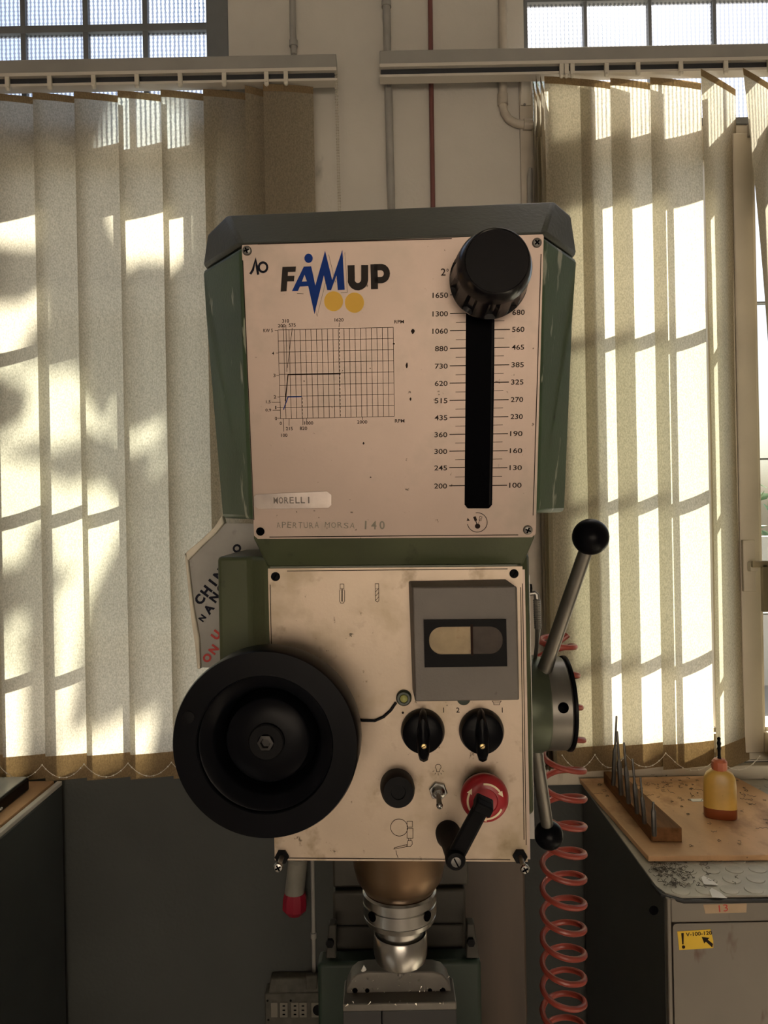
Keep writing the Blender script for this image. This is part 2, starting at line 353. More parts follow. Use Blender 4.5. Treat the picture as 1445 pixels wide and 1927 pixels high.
m.aabb(-3.2, 3.2, -4.3, -4.2, 2.3, H).aabb(-3.2, -1.5, -4.3, -4.2, 0, 2.3).aabb(1.4, 3.2, -4.3, -4.2, 0, 2.3)
m.build('wall_front', PLASTER, smooth=0, merge=False, kind='structure')
MB().aabb(-14, 14, -12, -4.3, -.25, -.05).build('ground_added_yard', YARDG, smooth=0, kind='structure')  # yard added outside the opening to bounce sun onto the machine
MB().aabb(-14, 14, -12.3, -12, -.25, 6.5).build('wall_added_facade', OCHRE, smooth=0, kind='structure')  # facade added across the yard as a sunlit bounce surface

def window(name, x0, x1, z0, z1, fw, sashes, zbars, pg, framem, vbars=None, th=.012, hb=.0035, fb=None):
    t = thing(name, ((x0+x1)/2, DG, z0), kind='structure')
    m = MB(); y0, y1 = YW+.004, DG+.03; fb = fw if fb is None else fb
    m.aabb(x0, x0+fw, y0, y1, z0, z1).aabb(x1-fw, x1, y0, y1, z0, z1).aabb(x0+fw, x1-fw, y0, y1, z0, z0+fb).aabb(x0+fw, x1-fw, y0, y1, z1-fw, z1)
    m.build('window_frame', framem, t, smooth=0, merge=False, bevel=.003)
    for (a, b, sw) in sashes:
        if sw:
            m = MB(); c, d = z0+fw+.002, z1-fw-.002; yy0, yy1 = YW-.012, DG+.012
            m.aabb(a, a+sw, yy0, yy1, c, d).aabb(b-sw, b, yy0, yy1, c, d).aabb(a+sw, b-sw, yy0, yy1, c, c+sw).aabb(a+sw, b-sw, yy0, yy1, d-sw, d)
            m.build('sash', framem, t, smooth=0, merge=False, bevel=.004)
        if sw:
            m = MB(); c, d = z0+fw+sw, z1-fw-sw; i0, i1, w_ = a+sw-.001, b-sw+.001, .013
            m.aabb(i0, i0+w_, YW+.004, DG-.002, c, d).aabb(i1-w_, i1, YW+.004, DG-.002, c, d).aabb(i0+w_, i1-w_, YW+.004, DG-.002, c, c+w_).aabb(i0+w_, i1-w_, YW+.004, DG-.002, d-w_, d)
            m.build('glazing_bead', framem, t, smooth=0, merge=False, bevel=.003)
        gx0, gx1, gz0, gz1 = a+sw, b-sw, z0+fb+sw, z1-fw-sw
        vb = [x for x in (vbars or []) if gx0 < x < gx1]; hbz = [z for z in zbars if gz0 < z < gz1]
        for x in vb: MB().aabb(x-th/2, x+th/2, DG-.008, DG+.012, gz0, gz1).build('glazing_bar', STEELF, t, smooth=0)
        for z in hbz: MB().aabb(gx0, gx1, DG-.010, DG+.014, z-hb/2, z+hb/2).build('glazing_bar', STEELF, t, smooth=0)
        xs = [gx0] + vb + [gx1]; zs = [gz0] + hbz + [gz1]
        for i in range(len(xs)-1):
            for j in range(len(zs)-1):
                e = .001
                o = MB().add([(xs[i]+e, DG, zs[j]+e), (xs[i+1]-e, DG, zs[j]+e), (xs[i+1]-e, DG, zs[j+1]-e), (xs[i]+e, DG, zs[j+1]-e)], [(0, 1, 2, 3)]).build('pane', pg, t, smooth=0, origin=((x0+x1)/2, DG, z0))
    return t
def vxs(px0, step, n, d=DG): return [Xat(px0, d) + step*k for k in range(n)]
# upper lights: patterned glass with thin steel bars
zu = 1.65 + (CY-38-9)/F_PX*DG
window('window_1', XL0, XL1, ZT1, ZTOP, .062, [(XL0+.062, XL1-.062, 0)], [zu, zu+.43], PGLASSB, STEELF, sorted([Xat(p, DG) for p in (292, 180, 63)] + [Xat(63, DG)-.17*k for k in (1, 2, 3)]), th=.014, hb=.02, fb=.02)
window('window_3', XR0, XR1, ZT1, ZTOP, .012, [(XR0+.012, XR1-.012, 0)], [zu+.055, zu+.48], PGLASS, STEELF, [Xat(p, DG) for p in (1118, 1239, 1360)] + [Xat(1360, DG)+.18*k for k in (1, 2)], th=.009, hb=.012, fb=.02)
# lower casements with flat bars
zb = [1.65 + z for z in (.565, .128, -.305)]
xs_l = [Xat(96, DS)+.009, Xat(230, DS)+.009]; xs_l = [xs_l[0]-.192*k for k in (3, 2, 1)] + xs_l + [xs_l[1]+.192]
window('window_2', XL0, XL1B, ZSILL, ZT0, .025, [(XL0+.025, (XL0+XL1)/2, .05), ((XL0+XL1)/2+.002, XL1B-.025, .05)], zb, GLASS, FRAMEM, xs_l, th=.017, hb=.004)
XM = Xat(1387, YW)
xs_r = [Xat(1137, DS)+.009, Xat(1270, DS)+.009, Xat(1270, DS)+.45]
win4 = window('window_4', XR0, XR1, ZSILL, ZT0, .025, [(XR0+.025, XM-.001, .056), (XM+.001, XR1-.025, .056)], zb, GLASS, FRAMEM, xs_r, th=.017, hb=.004)
# transoms between upper and lower lights
for k, (a, b) in enumerate(((XL0, XL1), (XR0, XR1))):
    MB().aabb(a, b, YW+.01, YO-.03, ZT0, ZT1).build('trim_%d' % (k+1), FRAMEM, smooth=0, kind='structure')
    MB().aabb(a-.02 if k else a, b+.02 if k else XL1B, YW-.03 if k else YW+.01, YO, ZSILL-.045, ZSILL-.001).build('trim_%d' % (k+3), FRAMEM, smooth=0, bevel=.004, kind='structure')
# espagnolette handle and stay on the right hand casement
WF = Frame(Vector((0, YW-.012, 1.65)), Vector((1, 0, 0)), Vector((0, 0, 1)))
def wq(x0, y0, x1, y1): a, b = WF.c(x0, y0), WF.c(x1, y1); return (min(a[0], b[0]), max(a[0], b[0]), min(a[1], b[1]), max(a[1], b[1]))
m = MB(); q = wq(1394, 1016, 1419, 1112); m.fbox(WF, *q, 0, .012); q = wq(1402, 1056, 1416, 1074); m.fbox(WF, *q, .012, .03)
hh = m.build('window_handle', FRAMEM, win4, bevel=.002, merge=False)
m = MB(); q = wq(1402, 1054, 1432, 1066); m.fbox(WF, *q, .03, .042); q = wq(1419, 1060, 1433, 1148); m.fbox(WF, *q, .03, .042)
m.build('lever', M('bronze_handle', (.30, .25, .16), .5), hh, bevel=.003, merge=False)
m = MB(); q = wq(1405, 236, 1475, 258); m.fbox(WF, *q, 0, .014); q = wq(1418, 246, 1434, 258); m.fbox(WF, *q, .014, .022)
m.build('window_stay', M('stay_metal', (.32, .29, .24), .4, .4), win4, bevel=.0015, merge=False)

# ------------------------------------------------------------------ outside
MB().aabb(-14, 14, YO, 18, -.25, -.05).build('ground', CONC, smooth=0, kind='structure')
MB().aabb(-12, 12, 7.0, 7.2, -.05, 1.35).build('wall_outside', YARDW, smooth=0, kind='structure')
def leafy(name, lab, cat, cx, cy, cz, spread, n, size, trunk, seed, drop=.5):
    rr = random.Random(seed); t = thing(name, (cx, cy, -.05), lab, cat); m = MB()
    for k in range(n):
        p = Vector((cx + rr.gauss(0, spread[0]), cy + rr.gauss(0, spread[1]), cz + rr.gauss(0, spread[2])))
        if p.z < .05: p.z = .05 + rr.random()*.4
        d = Vector((rr.uniform(-1, 1), rr.uniform(-1, 1), rr.uniform(-drop-.6, .5))).normalized(); sd = d.cross(Vector((rr.uniform(-1, 1), rr.uniform(-1, 1), rr.uniform(-1, 1)))).normalized()
        L = size*rr.uniform(.6, 1.3); W = L*.22; nn = d.cross(sd)
        m.add([p, p+d*L*.35+sd*W, p+d*L*.75+sd*W*.8-nn*L*.05, p+d*L-nn*L*.12, p+d*L*.75-sd*W*.8-nn*L*.05, p+d*L*.35-sd*W, p+d*L*.5+nn*L*.04],
              [(0, 1, 6), (1, 2, 6), (2, 3, 6), (3, 4, 6), (4, 5, 6), (5, 0, 6)])
    m.build('foliage', LEAF, t, merge=False, kind='stuff')
    m = MB(); m.tube([(cx-.1, cy, -.05), (cx, cy+.05, cz*.5), (cx+.05, cy, cz)], [trunk, trunk*.8, trunk*.45], 10); m.build('trunk', BARK, t)
leafy('leafy_tree', 'broad leaved tree outside the left window', 'tree', -.62, 5.2, 6.0, (.48, .4, .9), 62, .68, .09, 8)
leafy('garden_hedge', 'green hedge outside behind the right window', 'hedge', 3.2, 9.3, 1.0, (1.6, .25, .45), 700, .22, .05, 5)

# ------------------------------------------------------------------ wall pipes, trunking, bracket
WALLF = Frame(Vector((0, YW, 1.65)), Vector((1, 0, 0)), Vector((0, 0, 1)))
def wp(px, py, off): return WALLF.hit(px, py, off)
def pipe(name, pts, r, mat, lab, off=None, clips=()):
    o = off if off else r + .002
    P = [wp(x, y, o) for x, y in pts]; t = thing(name, P[-1], lab, 'pipe')
    MB().tube(P, r, 12).build('tube', mat, t)
    for (x, y) in clips:
        c = wp(x, y, o); MB().lathe(c-Vector((0, 0, .008)), (0, 0, 1), [(r+.0005, 0), (r+.003, 0), (r+.003, .016), (r+.0005, .016)], 14).build('pipe_clip', mat, t)
    return t
pipe('conduit', [(548, -120), (551, 60), (553, 103)], .0085, PIPEG, 'short grey conduit running up above the left blind rail', clips=[(552, 82)])
pipe('wall_pipe', [(724, -120), (731, 180), (737, 420), (745, 820), (764, 2080)], .0105, PIPEG, 'thick grey pipe down the wall behind the machine', clips=[(727, 8)])
pipe('wall_pipe', [(808, -120), (811, 140), (815, 420), (822, 820), (842, 2080)], .0065, PIPER, 'thin maroon pipe running down the white wall')
import itertools
arc = [(945, -120), (946, 100), (946, 195), (949, 212), (957, 224), (968, 231), (980, 234), (999, 235)]
t = pipe('conduit', arc, .011, PIPEW, 'cream bent conduit turning right into the trunking beside the right blind')
c = wp(946, 190, .013); MB().lathe(c-Vector((0, 0, .012)), (0, 0, 1), [(.0112, 0), (.0145, .001), (.0145, .03), (.0112, .031)], 16).build('coupling', PIPEW, t)
c = wp(994, 235, .013); MB().lathe(c-Vector((.014, 0, 0)), (1, 0, 0), [(.0112, 0), (.0155, .001), (.0155, .024), (.0112, .025)], 16).build('coupling', PIPEW, t)
q0, q1 = WALLF.c(974, 150), WALLF.c(1003, 1500)
m = MB(); m.fbox(WALLF, q0[0]+.002, WALLF.c(1001, 150)[0], -.70, q0[1]+.04, .001, .01)
tag(m.build('cable_trunking', PIPEW, bevel=.002), 'flat cream trunking strip up the wall beside the right blind', 'trunking')
t = thing('shelf_bracket', wp(986, 195, .01), 'white metal bracket fixed under the right blind rail', 'bracket')
m = MB(); a = WALLF.c(978, 203); b = WALLF.c(996, 140); m.fbox(WALLF, a[0], b[0], a[1], b[1], .0105, .014)
m.build('mounting_plate', PLASW, t, bevel=.001)
for px in (979, 996):
    u = WALLF.c(px, 170)[0]; m = MB(); z0, z1 = WALLF.c(986, 185)[1], WALLF.c(986, 138)[1]
    m.add([WALLF.W(u-.001, z0, .014), WALLF.W(u-.001, z1, .014), WALLF.W(u-.001, z1, .035), WALLF.W(u+.001, z0, .014), WALLF.W(u+.001, z1, .014), WALLF.W(u+.001, z1, .035)], [(0, 1, 2), (5, 4, 3), (0, 3, 4, 1), (1, 4, 5, 2), (2, 5, 3, 0)])
    m.build('gusset', PLASW, t, smooth=0)
MB().lathe(wp(987, 197, .0145), -WALLF.e2.cross(WALLF.e1)*-1 if False else WALLF.n, [(.0035, 0), (.0035, .001), (0, .002)], 12).build('screw_head', STEELD, t)
P = [wp(997, 420, .018), wp(997, 330, .018), wp(998, 317, .018)]
t = thing('wall_rod', P[0], 'short grey rod on the wall strip beside the right blind', 'rod'); MB().tube(P, [.0075, .0075, .005], 12).build('tube', PIPEG, t)

# ------------------------------------------------------------------ vertical blinds
def blind(name, lab, x0px, x1px, ytop_px, hooks, slats, chain_end):
    """x0px..x1px rail extent on the plane of the blinds; slats: (left px, right px, left y, right y, twist fn)"""
    BF = Frame(Vector((0, DS, 1.65)), Vector((1, 0, 0)), Vector((0, 0, 1)))
    u0 = BF.c(x0px, 110)[0]; u1 = BF.c(x1px, 110)[0]; zt = ytop_px
    t = thing(name, (DS*0+(u0+u1)/2, DS, 1.65+zt-1.9), lab, 'blind')
    m = MB(); m.aabb(u0, u1, DS-.035, DS+.006, 1.65+zt-.036, 1.65+zt); rail = m.build('headrail', RAILM, t, bevel=.002)
    MB().aabb(u0, u1, DS-.038, DS+.0, 1.65+zt-.045, 1.65+zt-.0365).build('upper_lip', RAILW, rail, smooth=0)
    MB().aabb(u0+.003, u1-.003, DS-.026, DS+.004, 1.65+zt-.0625, 1.65+zt-.0455).build('groove', RAILD, rail, smooth=0)
    MB().aabb(u0, u1, DS-.034, DS+.0, 1.65+zt-.0695, 1.65+zt-.063).build('lower_lip', RAILW, rail, smooth=0)
    zs = 1.65 + zt - .0735
    for hx in hooks:
        u = BF.c(hx, 140)[0]; hk = MB()
        hk.aabb(u-.0055, u+.0055, DS-.0415, DS-.0345, zs-.002, zs+.026)
        hk.ball((u, DS-.038, zs-.004), .0065, 10, 8)
        hk.build('carrier_hook', PLASW, t, merge=False)
    zb = 1.65 - .70
    for i, (a, b, ya, yb, tw) in enumerate(slats):
        m = MB(); top = MB(); bot = MB(); N = 28; K = 6
        ua, ub = U(a, 150, DS+ya).x, U(b, 150, DS+yb).x
        # straight down in the room: x at the top fixes the slat
        cx, cy = (ua+ub)/2, DS+(ya+yb)/2; hw = math.hypot(ub-ua, yb-ya)/2; ang = math.atan2(yb-ya, ub-ua)
        def pt(s, z, off=0):
            tz = (zs - z)/(zs - zb)
            aa = ang + (tw(tz)[0] if tw else 0); sh = tw(tz)[1] if tw else 0
            k = (s*s-1)*.004
            return Vector((cx + sh + s*hw*math.cos(aa) - (k+off)*math.sin(aa)*-1, cy + s*hw*math.sin(aa) + (k+off)*math.cos(aa), z))
        rows = [zs-.003 - (zs-.003-zb)*j/N for j in range(N+1)]
        vs = [pt(-1+2*k/K, z) for z in rows for k in range(K+1)]
        fs = [(j*(K+1)+k, j*(K+1)+k+1, (j+1)*(K+1)+k+1, (j+1)*(K+1)+k) for j in range(N) for k in range(K)]
        so = m.add(vs, fs).build('slat', SLAT, t)
        for nm, za, zb2 in (('top_hem', zs-.003, zs-.022), ('bottom_pocket', zb+.066, zb)):
            h = MB(); vs = [pt(-1+2*k/K, z, -.0016) for z in (za, (za+zb2)/2, zb2) for k in range(K+1)]
            h.add(vs, [(j*(K+1)+k, j*(K+1)+k+1, (j+1)*(K+1)+k+1, (j+1)*(K+1)+k) for j in range(2) for k in range(K)]).build(nm, HEM if nm != 'x' else SLAT, so)
    # bead chain along the bottom pockets
    ms = MB(); pts = []
    cs = sorted((U(a, 150, DS+ya).x, DS+ya-.008) for a, b, ya, yb, tw in slats)
    for (xa, y_a), (xb, y_b) in zip(cs[:-1], cs[1:]):
        if xb-xa < .03: continue
        for k in range(13):
            f = k/12; pts.append((xa+(xb-xa)*f, min(y_a, y_b)-.012, zb+.05-.035*(1-(2*f-1)**2)))
    if pts:
        ms.tube(pts, .0008, 5)
        for p in pts[::2]: ms.ball(p, .0022, 6, 4)
        ms.build('bead_chain', PLASW, t, merge=False)
    if chain_end:
        ux = BF.c(chain_end, 125)[0]; m = MB()
        for sx in (-.002, .0025):
            for k in range(150): m.ball((ux+sx+.006*k/150, DS-.03, 1.65+zt-.05-.0075*k), .0023, 6, 4)
            m.tube([(ux+sx, DS-.03, 1.65+zt-.05), (ux+sx+.006, DS-.03, 1.65+zt-.05-1.12)], .0006, 4)
        m.build('pull_chain', M('chain_plastic', (.50, .46, .38), .5), t, merge=False)
    return t
BFz = lambda px, py: (U(px, py, DS-.035).z - 1.65)
lsl = []
for a, b in ((-185, -82), (-103, -0), (-19, 80), (61, 160), (139, 240), (221, 321), (302, 402), (382, 482)):
    lsl.append((a, b, -.017, .015, None))
lsl += [(461, 530, -.03, .02, None), (474, 560, -.012, .03, None), (495, 589, -.034, -.016, None)]
blind('vertical_blind', 'left vertical blind of beige slats with tree shadows', -260, 634, BFz(633, 101), [-55, 27, 105, 186, 266, 346, 427, 505, 541], lsl, 633)
rsl = [(1003, 1012, -.035, .07, None), (1009, 1019, -.045, .06, None), (1017, 1028, -.05, .05, None), (1024, 1112, -.034, -.010, None), (1030, 1116, -.02, .012, None),
       (1091, 1181, -.02, .016, None), (1148, 1242, -.02, .016, None), (1223, 1319, -.02, .012, None),
       (1319, 1384, -.055, .045, lambda t: (.10*math.sin(t*3), .004*t)),
       (1398, 1462, -.055, .045, lambda t: (.42*min(1, t*2.2), .018*math.sin(min(1, t*1.3)*math.pi)))]
blind('vertical_blind', 'right vertical blind of sunlit slats, some twisted open', 714, 1700, BFz(716, 95), [1050, 1059, 1070, 1133, 1191, 1270, 1353, 1434, 1500], rsl, None)

# ------------------------------------------------------------------ milling machine
UPo = U(741, 1012, .645); UPt = U(738, 450, .602); PSI = R(4)
UP = Frame(UPo, Vector((math.cos(PSI), -math.sin(PSI), 0)), UPt-UPo)
PS2 = R(3.5)
LOW = Frame(U(745, 1345, .667), Vector((math.cos(PS2), -math.sin(PS2), 0)), Vector((0, 0, 1)))
mach = thing('milling_machine', (.0, 1.1, 0), 'green milling machine head with beige dial plates and black handwheel', 'machine')
def back(p, y=.30): return Vector(p) + Vector((0, y, 0))
# upper hood: lid and body
T = dict(TL=UP.hit(452, 459, -.0016), TR=UP.hit(1024, 439, -.0016), GR=UP.hit(1011, 966, -.0016), GL=UP.hit(472, 978, -.0016))
dm = .672
for k, (x, y, d) in dict(A=(427, 405, dm), B=(1043, 379, dm-.03), C=(1074, 405, dm-.02), D=(1084, 481, dm-.015), E=(1077, 590, dm-.015), G=(1061, 964, dm+.01),
                         I=(420, 975, dm+.035), J=(388, 590, dm+.02), K=(383, 502, dm+.02), L=(391, 440, dm+.015)).items(): T[k] = U(x, y, d)
T['A2'] = T['A'].lerp(T['B'], .0)
def poly(keys, faces, extra=None):
    idx = {k: i for i, k in enumerate(keys)}
    vs = [back(T[k[:-1]]) if k.endswith("'") else T[k] for k in keys]
    return MB().add(vs, [tuple(idx[k] for k in f.split()) for f in faces])
lk = "TL TR A B C D K L A' B' C' D' K' L'".split()
def hollow(faces): return faces
poly(lk, ["TL TR B A", "TR C B", "TR D C", "TL A L", "TL L K", "A B B' A'", "B C C' B'", "C D D' C'", "L A A' L'", "K L L' K'", "TL K K' D' D TR", "A' B' C' D' K' L'"]).build('lid', LIDM, mach, bevel=.003)
for k in ('TL', 'TR', 'D', 'K'): T[k] = T[k] - Vector((0, 0, .0022))
bk = "TL TR GR GL K J I D E G K' J' I' D' E' G'".split()
poly(bk, ["TL TR GR GL", "TL GL I J K", "TR D E G GR", "GL GR G G' I' I", "K J J' K'", "J I I' J'", "D E E' D'", "E G G' E'", "TL K K' D' D TR", "K' J' I' G' E' D'"]).build('hood', GREEN, mach, bevel=.004)
# chin under the upper plate sloping back to the lower plate
fr = [UP.hit(477, 960, -.003), UP.hit(1009, 955, -.003), UP.hit(1006, 1012, -.0016), LOW.hit(984, 1063, -.002), LOW.hit(503, 1067, -.002), UP.hit(477, 1013, -.0016)]
m = MB(); m.loft([fr, [back(p, .26) for p in fr]]); m.build('chin', OLIVE, mach, bevel=.002)
# lower casing
z1, z0 = U(460, 1047, .70).z, LOW.hit(750, 1540, 0).z
pl = [LOW.hit(505, 1300, -.0025), U(476, 1300, .700), U(413, 1300, .706), back(U(413, 1300, .706), .30), Vector((U(1001, 1300, .70).x, .99, 0)), U(1001, 1300, .70-.03), LOW.hit(986, 1300, -.0025)]
m = MB(); m.loft([[Vector((p.x, p.y, z)) for p in pl] for z in (z0, z1)]); m.build('gearbox_casing', OLIVE, mach, bevel=.004)

# upper plate with its long slot
def up(x, y): return UP.c(x, y)
def lo(x, y): return LOW.c(x, y)
def qpoly(f, pts): return [f.c(x, y) for x, y in pts]
slot_px = [(877, 500), (931, 498), (930, 700), (926, 950), (920, 957), (880, 957), (874, 950), (876, 700)]
m = MB(); m.prism(UP, [qpoly(UP, [(456, 461), (1021, 441), (1023, 444), (1008, 1004), (1001, 1011), (485, 1014), (478, 1008), (455, 465)]), qpoly(UP, slot_px)], -.0016, 0)
uplate = m.build('upper_front_plate', PLATE, mach, smooth=0)
m = MB(); a = [up(x, y) for x, y in ((868, 490), (940, 488), (934, 966), (866, 966))]
m.loft([[UP.W(u, v, -.0025) for u, v in a], [UP.W(u, v, -.035) for u, v in a]], cap=False); m.add([UP.W(u, v, -.035) for u, v in a], [(0, 1, 2, 3)])
# flat near-black sheet on the hood face: the slot's inner shade as colour
m2 = MB(); m2.prism(UP, [a], -.0015, -.0009); m2.build('slot_shade_sheet', VOID, uplate, smooth=0)
m = MB(); q = [up(x, y) for x, y in ((925.5, 600), (929, 600), (923.5, 950), (920.5, 950))]; m.flat(UP, [q], -.0005); m.build('slot_edge', BLACKM, uplate, smooth=0)
# print: border lines
WQ = .00035
def lines(f, segs, w, mat, name, par, wq=WQ):
    m = MB()
    for s_ in segs:
        sc = f.s(*s_[0]); m.stroke(f, [f.c(*p) for p in s_], w*sc, wq)
    return m.build(name, mat, par, smooth=0, merge=False, kind='stuff' if len(segs) > 1 else None)
lines(UP, [[(485, 459.5), (850, 449)], [(1018, 478), (1003, 970)], [(457, 490), (478, 978)], [(507, 1010.5), (975, 1006.5)]], 1.6, INK, 'border_print', uplate)
# logo
def lc(p): return (360 + p[0]*.2907, 360 + p[1]*.2907)
def lpoly(m, pts, hole=None): m.flat(UP, [[up(*lc(p)) for p in pts]] + ([[up(*lc(p)) for p in hole]] if hole else []), WQ)
m = MB(); lpoly(m, [(590, 490), (678, 487), (675, 521), (626, 523), (625, 548), (668, 547), (665, 583), (622, 584), (617, 648), (578, 650)])
us = [(1034, 479), (1036, 560)] + [(1078+44*math.cos(R(a)), 570+48*math.sin(R(a))) for a in range(165, -1, -20)] + [(1122, 478)]
m.stroke(UP, [up(*lc(p)) for p in us], 46*.2907*UP.s(680, 520), WQ)
m.stroke(UP, [up(*lc(p)) for p in ((1182, 472), (1186, 634))], 46*.2907*UP.s(700, 520), WQ)
ps = [(1182, 492), (1228, 491)] + [(1228+38*math.cos(R(a)), 533+42*math.sin(R(a))) for a in range(-80, 81, 20)] + [(1228, 575), (1186, 576)]
m.stroke(UP, [up(*lc(p)) for p in ps], 40*.2907*UP.s(720, 520), WQ)
m.build('logo_lettering', INKG, uplate, smooth=0, merge=False, kind='stuff')
m = MB(); zz = [(651, 647), (728, 488), (776, 486), (803, 610), (866, 385), (912, 575), (978, 378), (993, 638), (948, 640), (940, 545), (905, 640), (880, 640), (858, 545), (797, 795), (757, 614), (703, 617), (690, 646)]
lpoly(m, zz, [(733, 540), (748, 583), (716, 585)])
m.flat(UP, [[up(*lc((759+27*math.cos(t), 434+30*math.sin(t)))) for t in [2*math.pi*k/24 for k in range(24)]]], WQ); m.build('logo_zigzag', INKB, uplate, smooth=0, merge=False)
m = MB()
for cx, cy, r in ((921, 712, 61), (1056, 721, 62)): m.flat(UP, [[up(*lc((cx+r*math.cos(2*math.pi*k/36), cy+r*1.06*math.sin(2*math.pi*k/36)))) for k in range(36)]], WQ)
m.build('logo_dots', INKY, uplate, smooth=0, merge=False, kind='stuff')
sh = [[(x+17, y+15) for x, y in q] for q in ([(667, 647), (710, 649)], [(757, 620), (797, 795), (858, 552)], [(872, 395), (915, 575), (978, 380), (993, 640), (950, 642)])]
lines(UP, [[lc(p) for p in s_] for s_ in sh], .7, INKG, 'logo_outline', uplate)
# power chart
segs = []; gl = [(523, 621), (528, 788)]; gr = [(740, 616), (742, 783.5)]
def gp(fx, fy):
    a = (gl[0][0]+(gr[0][0]-gl[0][0])*fx, gl[0][1]+(gr[0][1]-gl[0][1])*fx); b = (gl[1][0]+(gr[1][0]-gl[1][0])*fx, gl[1][1]+(gr[1][1]-gl[1][1])*fx)
    return (a[0]+(b[0]-a[0])*fy, a[1]+(b[1]-a[1])*fy)
NX = 21
for i in range(NX+1): segs.append([gp(i/NX, 0), gp(i/NX, 1)])
for j in range(9): segs.append([gp(0, j/8), gp(1, j/8)])
lines(UP, segs, .85, INK, 'power_chart_grid', uplate)
segs = [[(538, 612), (540, 700)], [(532, 614), (533, 622)], [(550, 617), (541, 692)], [(638.5, 607), (638, 616)]]
for y in range(618, 786, 7): segs.append([(638.5+(y-616)*.012, y), (638.5+(y-616)*.012, y+4)])
for y in range(748, 786, 7): segs.append([(569, y), (569, y+4)])
segs += [[(533, 788), (534, 812)], [(544, 788), (544, 801)], [(570, 787), (570, 800)], [(577, 787), (577, 793)], [(682, 784), (682, 790)],
         [(517, 622), (523, 622)], [(519, 664.5), (524, 664.5)], [(520, 706.5), (525, 706.5)], [(522, 747), (527, 747)], [(511, 757), (528, 757)], [(521, 767), (527, 767)], [(513, 772), (528, 772)], [(522, 787), (528, 787)]]
lines(UP, segs, .85, INK, 'power_chart_ticks', uplate)
lines(UP, [[(537, 755), (542, 705), (641, 703.5)]], 2.0, INK, 'power_curve', uplate)
lines(UP, [[(533.5, 771), (542, 747), (568, 746.5)]], 1.8, INKB, 'power_curve', uplate)
m = MB()
for s_, x, y, wd in (('310', 537.5, 604, 13), ('200', 530, 613, 14), ('575', 550, 612, 13), ('1620', 638, 602, 17), ('RPM', 751, 605.5, 18), ('KW 5', 504.5, 622, 18), ('4', 514, 665, 4), ('3', 516.5, 706.5, 4), ('2', 517.5, 747, 5), ('1,5', 505, 756.5, 9),
                     ('1', 519, 767, 2), ('0,9', 505, 772, 11), ('0', 519.5, 787.5, 4), ('0', 528.5, 796.5, 4), ('1000', 581, 796, 17), ('2000', 681.5, 794, 19), ('RPM', 752, 792, 18), ('215', 544.5, 806.5, 13), ('820', 571, 806, 14), ('100', 535, 819, 12)):
    m.text(UP, s_, x, y, wd, 6.2, bold=.012)
m.build('power_chart_figures', INK, uplate, smooth=0, merge=False, kind='stuff')
# speed scale
m = MB(); Lr = [('1650', 555.5), ('1300', 590.5), ('1060', 623), ('880', 656), ('730', 689), ('620', 721.5), ('515', 754), ('435', 786), ('360', 818), ('300', 849.5), ('245', 880.5), ('200', 914.5)]
Rr_ = [('680', 588), ('560', 620), ('465', 653.5), ('385', 686.5), ('325', 719), ('270', 752), ('230', 784), ('190', 816), ('160', 848), ('130', 880), ('100', 913)]
for s_, y in Lr:
    t_ = (y-555)/360; x1 = 843-2*t_; m.text(UP, s_, x1, y, 29 if len(s_) == 4 else 24, 9.6, bold=.012, align='R')
for s_, y in Rr_:
    t_ = (y-588)/325; x0 = 964-6*t_; m.text(UP, s_, x0, y, 23, 9.6, bold=.012, align='L')
m.text(UP, '2', 834, 512, 9, 13, bold=.01); m.text(UP, 'o', 842, 508.5, 4, 5, bold=.01)
m.build('speed_figures', INK, uplate, smooth=0, merge=False, kind='stuff')
segs = []; segs2 = []
for i, (s_, y) in enumerate(Lr):
    t_ = (y-555)/360; segs.append([(847-2*t_, y-.5), (877-2.5*t_, y-1)])
    if i < 11 and i > 0: ym = (y+Lr[i+1][1])/2; segs2.append([(858-2*t_, ym), (877-2.5*t_, ym-.5)])
for i, (s_, y) in enumerate(Rr_):
    t_ = (y-588)/325; segs.append([(930-5*t_, y+.5), (960-6*t_, y)])
    if i < 10: ym = (y+Rr_[i+1][1])/2; segs2.append([(930-5*t_, ym), (949-5*t_, ym-.3)])
lines(UP, segs, 1.7, INK, 'scale_ticks', uplate); lines(UP, segs2, .9, INK, 'scale_ticks', uplate)
# symbol below slot
m = MB(); c0 = (898, 983); k = UP.s(*c0); u, v = up(*c0)
m.stroke(UP, circ(u, v, 18.5*k, 30, R(100), R(-170), False), 1.3*k, WQ)
m.flat(UP, [[up(880, 974), up(884, 980), up(878, 980)]], WQ); m.flat(UP, [circ(*up(898.5, 990), 5*k, 18)], WQ)
m.stroke(UP, [up(898, 989), up(894, 976)], 1.6*k, WQ); m.stroke(UP, [up(895.5, 980), up(892.5, 972)], 5*k, WQ)
m.stroke(UP, [up(900, 985), up(904, 975)], .8*k, WQ); m.stroke(UP, [up(901, 979), up(903, 971), up(907, 972.5), up(905, 980)], .8*k, WQ, True)
m.build('lever_symbol', INK, uplate, smooth=0, merge=False, kind='stuff')
